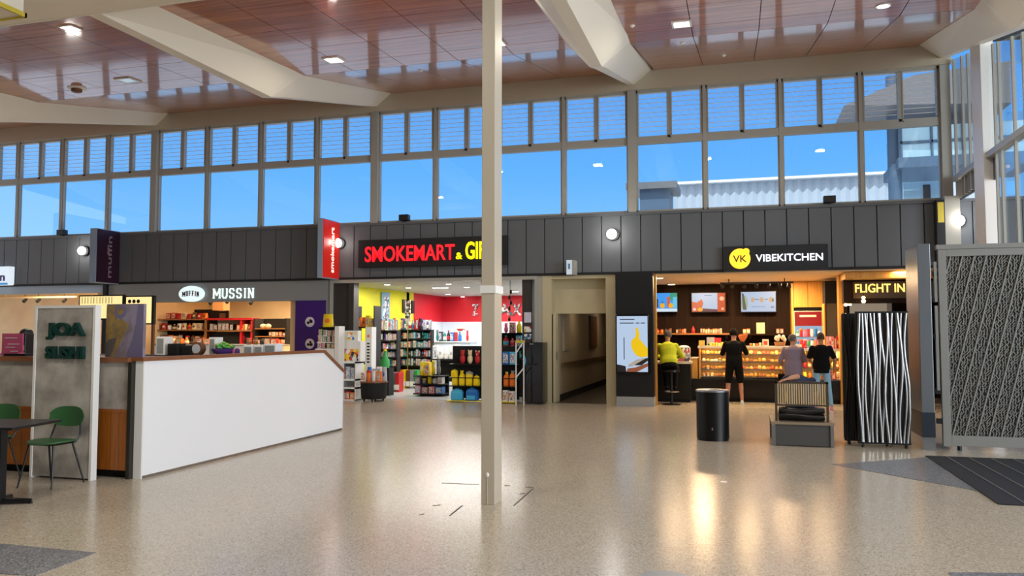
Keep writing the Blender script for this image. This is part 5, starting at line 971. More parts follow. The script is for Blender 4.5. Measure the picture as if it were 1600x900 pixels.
scr(*menu(1158, 1212, 456, 487, 'right menu screen with a row of three round dishes'), E('ice', '#c3d9f7', .8), [(circ(.1, .45, .1, .38), E('sage', '#9fb3a0')), ([(.02, .95), (.08, .9), (.16, .1), (.05, .1)], E('darkolive', '#5c5f50')), (circ(.34, .6, .055, .12), E('dish', '#c9a27a')), (circ(.6, .6, .06, .13), E('dish', '#c9a27a')), (circ(.86, .6, .06, .13), E('dish', '#c9a27a')), (circ(.92, .58, .03, .1), E('darkolive', '#5c5f50')), (sq(.4, .6, .52, .64), E('textgrey', '#7b8fae', .7)), (sq(.68, .6, .78, .64), E('textgrey', '#7b8fae', .7)), (sq(.3, .24, .7, .26), E('textgrey', '#7b8fae', .7)), (sq(.86, .2, .95, .26), E('textgrey', '#7b8fae', .7))])
# high shelf
za = 1.57
t = thing('wall_shelf', (-1.0, 21.2, za-.04), 'brown wall shelf under the left and middle menu screens', 'shelf', 'kitchen wall shelves'); s0, s1 = px(1022, 21.2), px(1152, 21.2); MB().box(s0, s1, 21.05, 21.49, za-.04, za).build('board', 'shelf_wood', t)
for a in (s0+.3, s1-.3): MB().box(a, a+.04, 21.2, 21.49, za-.14, za-.04).build('bracket', 'dark_metal', t)
t2 = thing('wall_shelf', (1, 21.2, za-.04), 'dark wall shelf under the right menu screen', 'shelf', 'kitchen wall shelves'); MB().box(s1+.02, px(1236, 21.2), 21.1, 21.49, za-.05, za-.01).build('board', 'dark_wood', t2)
for a in (s1+.3, px(1230, 21.2)): MB().box(a, a+.04, 21.2, 21.49, za-.14, za-.05).build('bracket', 'dark_metal', t2)
row(px(1024, 21.2), px(1050, 21.2), 21.2, za, 4, .13, ['tin', 'bottle'], ['red', 'brown', 'orange'], 'on the brown wall shelf, left end'); row(px(1056, 21.2), px(1072, 21.2), 21.2, za, 4, .12, ['tin', 'box'], ['orange', 'brown'], 'brown wall shelf under left screen'); row(px(1080, 21.2), px(1086, 21.2), 21.2, za, 1, .2, ['bottle'], ['red'], 'on the brown wall shelf'); row(px(1094, 21.2), px(1128, 21.2), 21.2, za, 9, .13, ['tin', 'box'], ['orange', 'cream', 'brown'], 'brown wall shelf under middle screen')
a0, a1, z0, z1 = R4(1182, 504, 1195, 521, 21.15); tag(MB().box(a0, a1, 21.15, 21.2, za-.01, z1).box(a0+.02, a1-.02, 21.145, 21.15, za+.03, z1-.03, 1).build('menu_card', ['shop_cream', 'warm_card']) if 'warm_card' in MATS else MB().box(a0, a1, 21.15, 21.2, za-.01, z1).build('menu_card', 'shop_cream'), 'cream upright card on the dark wall shelf', 'card')
row(px(1160, 21.2), px(1172, 21.2), 21.2, za-.01, 2, .14, ['tin'], ['cream', 'orange'], 'on the dark wall shelf, left end'); row(px(1212, 21.2), px(1224, 21.2), 21.2, za-.01, 2, .14, ['tin', 'box'], ['brown', 'orange'], 'on the dark wall shelf, right end')
t = thing('back_counter', (0, 21.2, 0), 'dark rear kitchen counter below the wall shelves', 'counter'); MB().box(KX0+.02, px(1236, 21), 20.95, 21.45, 0.003, .92).build('body', 'counter_black', t); MB().box(KX0+.02, px(1236, 21), 20.92, 21.46, .92, .96).build('worktop', 'counter_black', t)
for p0, p1, yT, lb, c in ((1104, 1116, 527, 'grey', 'grey'), (1116, 1126, 528, 'red topped', 'red')):
    a0, a1 = px(p0, 21.1), px(p1, 21.1); tag(MB().box(a0, a1, 21.0, 21.3, .96, P(p0, yT, 21.0)[1]).box(a0+.03, a1-.03, 20.99, 21.0, 1.05, 1.3, 1).build('coffee_grinder', [cm(c), 'black']), '%s appliance on the rear kitchen counter left of the dark shirted customer' % lb, 'appliance')
# left service counter
c0, c1 = KX0+.05, px(1078, 18.45); t = thing('service_counter', ((c0+c1)/2, 18.7, 0), 'black lower service counter with pale top at the left of the kitchen', 'counter'); zc = P(1060, 565, 18.45)[1]
MB().box(c0, c1, 18.5, 19.0, .08, zc-.05).build('body', 'counter_black', t); MB().box(c0, c1-.02, 18.55, 19, 0.003, .08).build('plinth', 'matt_black', t); MB().box(c0-.02, c1+.02, 18.44, 19.02, zc-.05, zc).build('worktop', 'counter_white', t)
a0, a1, z0, z1 = R4(1058, 543, 1078, 564, 18.6); t = thing('food_parcel', ((a0+a1)/2, 18.7, zc), 'pale printed parcel on the low kitchen counter beside the yellow shirted customer', 'parcel'); MB().box(a0, a1, 18.6, 18.85, zc, z1).build('carton', 'print_mag', t, bevel=.01); MB().ball(((a0+a1)/2, 18.72, z1), ((a1-a0)*.45, .1, .05)).build('wrap', 'white_paint', t, smooth=True)
row(px(1049, 18.7), px(1057, 18.7), 18.75, zc, 2, .18, ['tin', 'bottle'], ['red', 'cream'], 'on the low kitchen counter')
# display counter
def wz2(y, x=1160, Y=18.95): return P(x, y, Y)[1]
Y = 18.95; d0, d1, d2 = px(1079, Y), px(1236, Y), px(1321, Y); zb = .52
t = thing('display_counter', ((d0+d2)/2, 19.3, 0), 'long black counter base carrying the pastry cases', 'counter'); MB().box(d0, d2, Y, 19.6, .1, zb-.03).build('body', 'counter_black', t); MB().box(d0, d2, Y+.06, 19.6, .003, .1).build('plinth', 'matt_black', t); MB().box(d0-.02, d2+.02, Y-.03, 19.62, zb-.03, zb).build('ledge', 'dark_metal', t)
def case(x0, x1, ztop, tiers, lb, name='pastry_case'):
    t = thing(name, ((x0+x1)/2, 19.25, zb), lb, 'display case', 'glass pastry cases'); 
    MB().box(x0, x1, 19.52, 19.56, zb, ztop-.05).build('back_panel', 'gold_wood', t); MB().box(x0-.02, x1+.02, Y-.0, 19.6, ztop-.05, ztop).build('top', 'counter_white', t)
    MB().box(x0, x0+.03, Y+.02, 19.52, zb, ztop-.05).build('end_panel', 'gold_wood', t); MB().box(x1-.03, x1, Y+.02, 19.52, zb, ztop-.05).build('end_panel', 'gold_wood', t)
    for z in tiers: MB().box(x0+.03, x1-.03, Y+.1, 19.5, z-.02, z).build('shelf', 'steel', t)
    MB().box(x0, x1, Y+.005, Y+.015, zb, ztop-.05).build('front_glass', 'case_glass', t)
    area('case_lamp', ((x0+x1)/2, Y+.08, ztop-.06), x1-x0-.1, .04, 4.6*(x1-x0), (1, .72, .36), (0, .35, -1))
    for z in tiers[1:]: area('case_lamp', ((x0+x1)/2, Y+.12, z-.03), x1-x0-.1, .03, 1.7*(x1-x0), (1, .72, .36), (0, .5, -1))
    return t
zt1 = wz2(541); tr = [wz2(589), wz2(577.5), wz2(565.5), wz2(553.5)]
e0 = px(1091, Y); em = px(1152, Y)
case(e0, em-.01, zt1, tr, 'left glass pastry case with four lit tiers'); case(em+.01, d1, zt1, tr, 'middle glass pastry case with four lit tiers right of the dark shirted customer')
t = thing('till_stand', ((d0+e0)/2, 19.2, zb), 'pale wood end block beside the left pastry case', 'stand'); MB().box(d0, e0-.03, Y+.02, 19.5, zb, .98).build('block', 'gold_wood', t); MB().box(d0-.01, e0-.02, Y, 19.5, .98, 1.0).build('cap', 'counter_white', t)
def bun():
    b = MB(); b.lathe((0, 0, 0), [(.6, 0), (.95, .15), (1, .4), (.8, .75), (.4, .95), (.05, 1)], 12); return b
def croissant():
    b = MB(); n = 11; pts = [(1.0*math.cos(PI*(k/(n-1)))*1.0, .35*math.sin(PI*k/(n-1)), .35) for k in range(n)]; b.tube(pts, [.12+.3*math.sin(PI*k/(n-1))+(.04 if k % 2 else 0) for k in range(n)], 8); return b
def muffin():
    b = MB(); b.lathe((0, 0, 0), [(.55, 0), (.75, .55)], 12, 1); b.lathe((0, 0, 0), [(.75, .5), (1, .62), (.9, .85), (.45, 1.05), (.05, 1.1)], 12, 0); return b
def loafr():
    b = MB(); b.tube([(-1, 0, .45), (-.7, 0, .5), (0, 0, .52), (.7, 0, .5), (1, 0, .45)], [.2, .42, .48, .42, .2], 10); return b
mat('crust_gold', '#d99a3a', .5, mottle=(6, '#b86f22', .2)); mat('crust_pale', '#ecc372', .5, mottle=(6, '#d39a45', .2)); mat('crust_brown', '#a8652a', .5, mottle=(7, '#7c4216', .2)); mat('icing', '#f1e2c2', .4); mat('filling_red', '#c4442a', .5)
PP = {}
for nm, fn in (('bun', bun), ('croissant', croissant), ('muffin', muffin), ('roll', loafr)):
    for cc_ in ('crust_gold', 'crust_pale', 'crust_brown', 'icing', 'filling_red'):
        b = fn(); bmesh.ops.recalc_face_normals(b.bm, faces=b.bm.faces); me = bpy.data.meshes.new(nm); b.bm.to_mesh(me); b.bm.free(); me.materials.append(MATS[cc_]); me.materials.append(MATS['counter_white'])
        for p in me.polygons: p.use_smooth = True
        PP[(nm, cc_)] = me
def pastries(x0, x1, z, n, h, where, nms, cls):
    st = (x1-x0)/n
    for i in range(n):
        nm, c = random.choice(nms), random.choice(cls); o = bpy.data.objects.new(nm, PP[(nm, c)]); COL.objects.link(o); r = min(st*.47, .065)
        o.location = (x0+st*(i+.5), Y+.2+random.uniform(0, .03), z); o.scale = (r, r, h*random.uniform(.8, 1.05)*(1 if nm != 'croissant' else .9)); o.rotation_euler = (0, 0, random.uniform(-.4, .4))
        cn = {'crust_gold': 'golden', 'crust_pale': 'pale', 'crust_brown': 'brown', 'icing': 'iced', 'filling_red': 'reddish'}[c]
        tag(o, '%s %s, %s from left, %s' % (cn, nm, ORD[i], where), 'pastry', 'pastries '+where)
TN = ['on the bottom tier', 'on the second tier up', 'on the third tier up', 'on the top tier']
for k, z in enumerate(tr):
    pastries(e0+.06, em-.08, z, 8, .085, TN[k]+', left case', ['bun', 'muffin', 'roll'] if k % 2 else ['muffin', 'bun', 'croissant'], ['crust_pale', 'crust_gold', 'icing'] if k > 1 else ['crust_brown', 'crust_pale', 'crust_gold'])
    pastries(em+.06, d1-.08, z, 11, .09, TN[k]+', middle case', ['bun', 'croissant', 'roll'], ['crust_gold', 'crust_pale', 'filling_red'] if k % 2 else ['crust_gold', 'crust_pale', 'crust_gold', 'crust_brown'])
row(px(1107, Y), px(1130, Y), Y+.25, zt1, 5, .09, ['pouch', 'tin'], ['cream', 'yellow', 'orange'], 'on top of the left pastry case'); a0, a1, z0, z1 = R4(1092, 534, 1101, 542, Y+.1); tag(MB().box(a0, a1, Y+.1, Y+.16, zt1, zt1+.13).box(a0+.02, a1-.02, Y+.094, Y+.1, zt1+.02, zt1+.1, 1).build('price_card', ['sign_yellow', 'crust_pale']), 'yellow green card on the left end of the pastry case', 'card')
row(px(1170, Y), px(1190, Y), Y+.25, zt1, 4, .08, ['tin', 'pouch'], ['pink', 'cream', 'orange'], 'top of middle pastry case'); tag(MB().box(px(1191, Y), px(1201, Y), Y+.2, Y+.24, zt1, zt1+.16).box(px(1193, Y), px(1199, Y), Y+.195, Y+.2, zt1+.03, zt1+.12, 1).build('picture_card', ['icing', 'filling_red']), 'small cream card with orange picture on the middle pastry case', 'card')
x = px(1219, Y); t = thing('gift_basket', (x, Y+.3, zt1), 'cream handled basket of wrapped goods on the middle pastry case', 'basket'); MB().lathe((x, Y+.3, zt1), [(.1, 0), (.13, .1), (.12, .1)], 14).build('basket', 'shelf_wood', t); 
b = MB()
for k in range(9): b.ball((x+random.uniform(-.11, .11), Y+.3+random.uniform(-.05, .05), zt1+.12+random.uniform(0, .12)), (.04, .04, .05), 0, 8, 6)
b.build('wrapped_goods', 'icing', t, smooth=True)
# right case
zt3 = P(1280, 545, Y)[1]; t3 = [wz2(592, 1280), wz2(576, 1280), wz2(560, 1280)]
case(d1+.06, d2-.02, zt3, [zb+.02, zb+.27, zb+.5], 'right glass case with bottles and packs behind the two waiting customers', 'drinks_case')
for k, z in enumerate((zb+.02, zb+.27, zb+.5)): row(d1+.14, d2-.1, Y+.25, z, 9, .19, ['bottle', 'tin', 'box'], ['cream', 'orange', 'red', 'brown', 'yellow'], TN[k]+', right case')
row(px(1245, Y), px(1262, Y), Y+.25, zt3, 4, .12, ['box', 'pouch'], ['red', 'pink', 'cream'], 'top of right case between waiting customers'); row(px(1292, Y), px(1312, Y), Y+.25, zt3, 5, .3, ['box', 'pouch'], ['red', 'white', 'pink'], 'top of right case, right end', .1, ('print_bright',))
t = thing('service_hatch_unit', (px(1262, 20.9), 21, 0), 'tall golden timber wall unit above the drinks display', 'cabinet'); a0, a1 = px(1237, 20.9), px(1289, 20.9); zc = P(1262, 480, 20.9)[1]; m_ = (a0+a1)/2
MB().box(a0+.06, m_-.005, 20.9, 21.45, zc, 2.85).build('door', 'gold_wood', t); MB().box(m_+.005, a1, 20.9, 21.45, zc, 2.85).build('door', 'gold_wood', t); MB().box(a0, a0+.05, 20.88, 21.45, 0.003, 2.85).build('end_panel', 'gold_wood', t); MB().box(a0+.06, a1, 20.95, 21.45, zc-.05, zc-.005).build('lintel', 'matt_black', t)
f0, f1, z0, z1 = R4(1242, 487, 1284, 540, 20.85); t = thing('drinks_fridge', ((f0+f1)/2, 21, 0), 'lit drinks display with red header behind the waiting customers', 'fridge'); MB().box(f0-.05, f1+.05, 20.9, 21.4, .003, z1+.04).build('body', 'matt_black', t); MB().box(f0-.02, f1+.02, 20.88, 20.9, z0-.2, z1+.02).build('door_frame', 'counter_white', t)
MB().box(f0, f1, 20.87, 20.885, z1-(z1-z0)*.42, z1).build('red_header', E('redhead', '#c4121f', .9), t); MB().box(f0, f1, 20.87, 20.885, z0-.2, z1-(z1-z0)*.42).build('lit_window', E('coolwin', '#a9c6e4', .8), t); MB().box(f0+.12, f1-.12, 20.865, 20.87, z1-.13, z1-.08).build('header_mark', 'icing', t)
for k in range(2):
    MB().box(f0, f1, 20.78, 20.87, z0-.035+k*.24, z0-.02+k*.24).build('shelf', 'steel', t)
    row(f0+.02, f1-.02, 20.825, z0-.02+k*.24, 7, .2, ['bottle', 'tin'], ['red', 'orange', 'green', 'white', 'pink', 'blue'], '%s row of lit drinks display' % ('lower', 'upper')[k], .04)
a0, a1 = px(1290, 19.9), px(1309, 19.9); t = thing('upright_freezer', ((a0+a1)/2, 20.1, 0), 'tall dark cabinet with grey upper door beside the golden timber upright', 'cabinet'); MB().box(a0, a1, 19.9, 20.5, .003, 2.8).build('body', 'matt_black', t); MB().box(a0+.02, a1-.02, 19.88, 19.9, 1.3, P(1300, 474, 19.9)[1]).build('grey_door', mat('grey_glass', '#5b5850', .2), t); MB().box(a0-.03, a0-.005, 19.88, 20.4, .003, P(1300, 474, 19.9)[1]).build('side_trim', 'gold_wood', t)
struct(MB().box(px(1311, Y), px(1318, Y), Y-.05, Y+.3, 0, 2.86).build('trim_130', 'gold_wood'), 'golden timber upright')
# flight sign bay
Yf = 18.4; s0, s1 = px(1319, Yf), 4.55; zt_ = P(1370, 437, Yf)[1]; zm = P(1370, 466, Yf)[1]
t = thing('flight_sign', ((s0+s1)/2, Yf, zm), 'brown sign band with glowing yellow letters FLIGHT IN', 'sign'); MB().box(s0, s1, Yf, Yf+.3, zm-.1, zt_).build('band', 'dark_wood', t); MB().box(px(1334, Yf), s1, Yf-.02, Yf, zm, P(1370, 440, Yf)[1]).build('board', mat('sign_brown', '#4a3210', .5), t)
b = MB(); text(b, 'FLIGHT IN', px(1337, Yf), px(1414.5, Yf), P(1370, 457, Yf)[1], P(1370, 443.5, Yf)[1], Yf-.02, Yf-.05, .01); b.build('glowing_letters', mat('glow_letter', '#ffe98a', .4, emit='#ffe070', es=1.3), t)
struct(MB().box(s0-.02, s1, D+.3, Yf+.3, zt_, 2.85).build('trim_131', 'gold_wood'))
z_ = P(1362, 472, 18.7)[1]; f0, f1 = px(1324, 18.7), px(1398, 18.7); t = thing('open_fridge', ((f0+f1)/2, 19, 0), 'open chilled cabinet with pale back, mostly hidden by the folding screen', 'fridge')
MB().box(f0, f1, 19.3, 19.4, .003, z_).build('back_panel', E('fridgeback', '#b9a68f', .55), t); MB().box(f0, f0+.05, 18.7, 19.3, .003, z_).build('side_panel', 'gloss_black', t); MB().box(f1-.05, f1, 18.7, 19.3, .003, z_).build('side_panel', 'gloss_black', t); MB().box(f0, f1, 18.7, 19.35, z_, z_+.08).build('top', 'gloss_black', t)
for k in range(4): MB().box(f0+.05, f1-.05, 18.8, 19.3, .4+k*.35, .42+k*.35).build('shelf', 'steel', t); row(f0+.06, px(1345, 18.9), 18.9, .42+k*.35, 3, .22, ['bottle', 'tin'], ['black', 'white', 'grey', 'brown'], '%s shelf of open fridge' % ('bottom', 'second', 'third', 'top')[k])
for k, yy in enumerate((476, 492)): x, z = P(1321.5, yy, 18.6); tag(MB().ball((x, 18.62, z), .035).box(x-.015, x+.12, 18.64, 18.72, z-.015, z+.015).build('glow_bulb', 'warm_glow', smooth=True), 'small glowing bulb beside the open fridge, %s' % ('upper', 'lower')[k], 'bulb', 'small bulbs by the open fridge')
t = thing('pendant_bulb', (px(1350, 18.2), 18.2, zm-.2), 'small yellow glass pendant below the flight sign', 'lamp'); x = px(1350, 18.2); zz_ = P(1350, 468, 18.2)[1]; MB().lathe((x, 18.2, zz_-.07), [(.03, 0), (.045, .04), (.02, .08), (.04, .11), (.02, .14)], 14).build('glass', 'warm_glow', t, smooth=True); MB().tube([(x, 18.2, zz_+.06), (x, 18.2, zt_)], .006, 6).build('cord', 'black', t)

# ================================================================== PEOPLE
mat('skin', '#b98264', .55); mat('skin_tan', '#a87250', .55); mat('hair_black', '#050404', .8, spec=.15, bump=(90, .6)); mat('hair_grey', '#4c4846', .8, bump=(90, .6)); mat('hair_short', '#3a2c22', .85, bump=(120, .6)); mat('lime', '#b9c417', .8, bump=(14, .5)); mat('black_cloth', '#050506', .9, spec=.2, bump=(14, .5)); mat('lavender', '#7d6f82', .8, bump=(12, .6)); mat('jean', '#7fa9c4', .8, bump=(30, .4)); mat('beige_cloth', '#a8896c', .85, bump=(14, .5)); mat('navy_cloth', '#27324e', .8, bump=(12, .6)); mat('shoe_white', '#d8d6d0', .5); mat('pink_cloth', '#c98c96', .8); mat('eye', '#1a1512', .3); mat('lip', '#8a4a42', .5)
def V(*a): return Vector(a)
def cap(mb, a, b, ra, rb, seg=12):
    a, b = V(*a), V(*b); n = 5; mb.tube([a+(b-a)*k/n for k in range(n+1)], [ra+(rb-ra)*k/n for k in range(n+1)], seg); mb.ball(a, ra, 0, seg, 8); mb.ball(b, rb, 0, seg, 8)
def loft(mb, secs, side, seg=20):    # secs: centre, rx, ry ; side: lateral unit
    rs = []
    for i, (c, rx, ry) in enumerate(secs):
        c0 = V(*secs[max(i-1, 0)][0]); c1 = V(*secs[min(i+1, len(secs)-1)][0]); t = (c1-c0).normalized(); n = t.cross(side).normalized(); s_ = n.cross(t).normalized()
        rs.append([V(*c)+s_*rx*math.copysign(abs(math.cos(a))**.85, math.cos(a))+n*ry*math.sin(a) for a in [2*PI*k/seg for k in range(seg)]])
    mb.rings(rs)
def solid(mb, name, m, parent, vox=.009, it=3):
    o = mb.build('tmp', m, None); md = o.modifiers.new('r', 'REMESH'); md.mode = 'VOXEL'; md.voxel_size = vox; sm = o.modifiers.new('s', 'SMOOTH'); sm.factor = .5; sm.iterations = it
    dg = bpy.context.evaluated_depsgraph_get(); me = bpy.data.meshes.new_from_object(o.evaluated_get(dg)); me.name = name; off = o.location-wloc(parent)
    me.transform(Matrix.Translation(off)); bpy.data.objects.remove(o)
    if not me.materials: me.materials.append(MATS[m])
    for p in me.polygons: p.use_smooth = True
    q = bpy.data.objects.new(name, me); COL.objects.link(q); q.parent = parent; return q
def hand(mb, w, d, palmn, side, curl=.5, s=1.0):
    """w wrist, d finger direction, palmn the direction the palm faces, side thumb side"""
    w, d, n = V(*w), V(*d).normalized(), V(*palmn).normalized(); n = (n-d*n.dot(d)).normalized(); t = d.cross(n).normalized()*side
    pc = w+d*.045*s
    mb.rings([[w+d*(u*.095)*s+t*(x*.04*(.72+.35*u))*s+n*y*.014*s for x, y in ((-1, -.6), (-.4, -1), (.4, -1), (1, -.6), (1, .6), (.4, 1), (-.4, 1), (-1, .6))] for u in (-.1, .25, .6, 1)])
    for k, (off, L_) in enumerate(((.032, .072), (.011, .08), (-.011, .075), (-.031, .058))):
        p = w+d*.09*s+t*off*s; pts = [p]; dd = d
        for j, f_ in enumerate((.45, .32, .23)):
            a = curl*(.35+.3*j); dd = (dd*math.cos(a)+n*math.sin(a)).normalized(); p = p+dd*L_*f_*s; pts.append(p)
        mb.tube(pts, [.0095*s, .009*s, .0085*s, .0075*s], 8)
    p = w+d*.025*s+t*.034*s; pts = [p]; dd = (d*.6+t*.8+n*.2).normalized()
    for j in range(2): p = p+dd*.034*s; pts.append(p); dd = (dd+d*.5+n*.3*curl).normalized()
    mb.tube(pts, [.013*s, .011*s, .0085*s], 8)
def person(label, J, look, wear, skin='skin', hairm='hair_black', shoulder=.185, group='customers at the kitchen counter'):
    """J: joints in world metres; look: facing of the head"""
    base = V((J['aL'][0]+J['aR'][0])/2, (J['aL'][1]+J['aR'][1])/2, 0) if 'aL' in J else V(*J['pel'])
    t = thing('person', base, label, 'person', group)
    pel, ch, nk, hd = (V(*J[k]) for k in ('pel', 'chest', 'neck', 'head')); side = (V(*J['sR'])-V(*J['sL'])).normalized(); s = J.get('s', 1.0)
    b = MB(); mid = (pel+ch)/2
    up = (ch-pel).normalized()
    def torso(b, g, drop=.05, top=True):
        secs = [(pel-up*drop, .155*g*s, .11*g*s), (pel+up*.05, .165*g*s, .12*g*s), (pel+(ch-pel)*.4, .148*g*s, .105*g*s), (pel+(ch-pel)*.75, .168*g*s, .115*g*s), (ch, .165*g*s, .11*g*s), (ch+up*.03*s, .14*g*s, .095*g*s), (ch+up*.055*s, .1*g*s, .08*g*s)]
        if top: secs.append((ch+up*.085*s, .062*g*s, .06*g*s))
        loft(b, secs, side)
    torso(b, 1)
    cap(b, ch+up*.04, nk, .06*s, .052*s); cap(b, nk, hd-V(0, 0, .05), .052*s, .055*s)
    lk = V(*look).normalized(); hu = (hd-nk).normalized(); hs = lk.cross(hu).normalized(); lk = hu.cross(hs).normalized()
    for c, r in ((hd+hu*.02, (.074, .092, .1)), (hd-hu*.045+lk*.022, (.055, .068, .07))):
        m0 = MB(); m0.ball((0, 0, 0), r, 0, 20, 14)
        for v in m0.bm.verts: v.co = c+hs*v.co.x*s+lk*v.co.y*s+hu*v.co.z*s
        me = bpy.data.meshes.new('h'); m0.bm.to_mesh(me); m0.bm.free(); b.bm.from_mesh(me)
    b.tube([hd+lk*.085+hu*.02, hd+lk*.108-hu*.022, hd+lk*.085-hu*.03], [.009, .015, .012], 8)       # nose
    for q in (-1, 1): b.ball(hd+hs*.076*q*s-lk*.005-hu*.005, (.012, .02, .03), 0, 8, 6)               # ears
    for S in 'LR':
        k = -1 if S == 'L' else 1
        cap(b, J['s'+S], J['e'+S], .05*s, .04*s); cap(b, J['e'+S], J['w'+S], .038*s, .026*s)
        hdv = J.get('hd'+S) or (V(*J['w'+S])-V(*J['e'+S])); hand(b, J['w'+S], hdv, J.get('pn'+S, (-k*.6, .8, 0)), k if not J.get('flip') else -k, J.get('curl', .5))
        cap(b, J['h'+S], J['k'+S], .085*s, .055*s); cap(b, J['k'+S], J['a'+S], .056*s, .036*s)
        cap(b, V(*J['k'+S])*.75+V(*J['a'+S])*.25, V(*J['k'+S])*.6+V(*J['a'+S])*.4, .056*s, .052*s)
        f_ = V(*J.get('toe', (0, 1, 0))).normalized(); cap(b, V(*J['a'+S])-V(0, 0, .035), V(*J['a'+S])+f_*.14-V(0, 0, .05), .035, .028)
    solid(b, 'body', skin, t, .008, 3)
    # face
    for q in (-1, 1): MB().ball(hd+lk*.082+hs*.03*q+hu*.005, .011, 0, 8, 6).build('eye', 'eye', t)
    MB().tube([hd+lk*.088-hs*.02-hu*.058, hd+lk*.094-hu*.056, hd+lk*.088+hs*.02-hu*.058], .006, 6).build('mouth', 'lip', t)
    # hair
    m0 = MB(); m0.ball((0, 0, 0), (1, 1, 1), 0, 28, 20)
    for v in m0.bm.verts:
        p = v.co.copy(); e = wear.get('hair', .012); low = 0 if p.y > .35 else -.35
        r = (.074+e, .092+e, .1+e); q = hd+hu*.022-lk*.008+hs*p.x*r[0]*s+lk*(p.y*r[1])*s+hu*(max(p.z, low+.0 if p.y > .35 else wear.get('nape', -.55))*r[2])*s
        if p.y > .35 and p.z < .45: q = q-lk*.06*(p.y-.35)
        v.co = q
    m0.build('hair', hairm, t, smooth=True)
    # clothes
    top = wear['top']; b = MB(); torso(b, wear.get('fit', 1.14), wear.get('drop', .08), True)
    for S in 'LR':
        a, e, w = V(*J['s'+S]), V(*J['e'+S]), V(*J['w'+S]); sl = wear.get('sleeve', .6)
        cap(b, a, a+(e-a)*min(sl, 1), .066*s, .06*s)
        cap(b, ch+(a-ch)*.4-V(0, 0, .01), a-V(0, 0, .012), .072*s, .06*s)
        if sl > 1: cap(b, e, e+(w-e)*(sl-1), .056*s, .042*s)
    solid(b, wear.get('topname', 'shirt'), top, t, .011, 4)
    b = MB(); loft(b, [(pel-up*.1, .16*s*1.08, .115*s*1.1), (pel-up*.02, .165*s*1.1, .12*s*1.1), (pel+up*.08, .16*s*1.08, .115*s*1.06)], side)
    for S in 'LR':
        h, k, a = V(*J['h'+S]), V(*J['k'+S]), V(*J['a'+S]); L_ = wear.get('leg', 2)
        lw = wear.get('legw', 1.0)
        if L_ >= 1: cap(b, h, k, .098*s, .072*s*lw); cap(b, k, k+(a-k)*min(L_-1, .93), .07*s*lw, .05*s*lw)
        else: cap(b, h, h+(k-h)*L_, .1*s, .09*s)
    solid(b, wear.get('legname', 'trousers'), wear['bottom'], t, .011, 3)
    if 'shoe' in wear:
        for S in 'LR':
            a = V(*J['a'+S]); f_ = V(*J.get('toe', (0, 1, 0))).normalized(); sd = f_.cross(V(0, 0, 1)); g = V(a.x, a.y, max(a.z-.085, 0)); b = MB(); rs = []
            for u, w_, h_ in ((-.075, .028, .07), (-.05, .037, .085), (.02, .038, .085), (.09, .044, .055), (.15, .038, .04), (.175, .018, .025)):
                c = g+f_*u; rs.append([c+sd*x*w_+V(0, 0, z*h_) for x, z in ((-1, .01), (1, .01), (1, .45), (.6, 1), (-.6, 1), (-1, .45))])
            b.rings(rs); b.build('shoe', wear['shoe'], t, bevel=.006, smooth=True)
    return t
def standing(x, y, h, rz=0, lean=0, spread=.1, arms=None, twist=0, head=(0, 1, 0), step=0, s=None, lx=0):
    s = s or h/1.72; R = Matrix.Rotation(rz, 3, 'Z'); o = V(x, y, 0)
    def W(p): return tuple(o+R@V(*p)*s)
    pz = .93
    def U(p):     # upper body leaned forward about the hips
        q = V(*p)-V(0, 0, pz); q = Matrix.Rotation(-lean, 3, 'X')@(Matrix.Rotation(lx, 3, 'Y')@q); return tuple(q+V(0, 0, pz))
    J = dict(pel=W((0, 0, .95)), chest=W(U((0, 0, 1.37))), neck=W(U((0, .01, 1.47))), head=W(U((0, .035, 1.6))), sL=W(U((-.18, 0, 1.375))), sR=W(U((.18, 0, 1.375))),
             hL=W((-.09, 0, .9)), hR=W((.09, 0, .9)), kL=W((-.1-spread*.3, .03+step*.3, .49)), kR=W((.1+spread*.3, .03-step*.3, .49)), aL=W((-.09-spread*.6, step*.5, .085)), aR=W((.09+spread*.6, -step*.5, .085)), s=s)
    for k, p in (arms or {}).items(): J[k] = W(U(p)) if k[0] in 'ew' else tuple(R@V(*p))
    J['toe'] = tuple(R@V(0, 1, 0)); return J
# dark shirted customer in shorts
fx, fy = F(1148, 631); h = P(1146, 514, fy)[1]
J = standing(px(1147, fy, 560), fy-.02, h, 0.0, .03, .12, dict(eL=(-.27, .1, 1.13), wL=(-.12, .3, 1.2), eR=(.28, .1, 1.15), wR=(.16, .3, 1.3), pnL=(1, .2, 0), pnR=(-1, .2, 0)))
person('black haired customer in black top and shorts with bare calves, arms raised in front', J, (.25, 1, .02), dict(top='black_cloth', bottom='black_cloth', leg=.86, sleeve=.9, shoe='shoe_white', legname='shorts', fit=1.16, hair=.018), 'skin', 'hair_black')
# orange fan / paper bag held by the dark shirted customer
x, y = J['wR'][0]+.02, J['wR'][1]+.12
t = thing('orange_paper_bag', (x, y, J['wR'][2]), 'orange paper bag held up at the right of the black shirted customer', 'bag'); xo, zo = P(1161, 527, y); 
b = MB(); b.rings([[(xo-.11*w_, y-.03*w_, zo+z), (xo+.11*w_, y-.03*w_, zo+z+.03), (xo+.11*w_, y+.03*w_, zo+z+.03), (xo-.11*w_, y+.03*w_, zo+z)] for z, w_ in ((-.12, .3), (-.03, .8), (.03, 1), (.06, .7))]); b.build('bag', mat('paper_orange', '#c9692c', .7), t); MB().tube([(xo-.03, y, zo-.12), (J['wR'][0]+.02, y, J['wR'][2]+.05)], .012, 6).build('twisted_end', 'paper_orange', t)
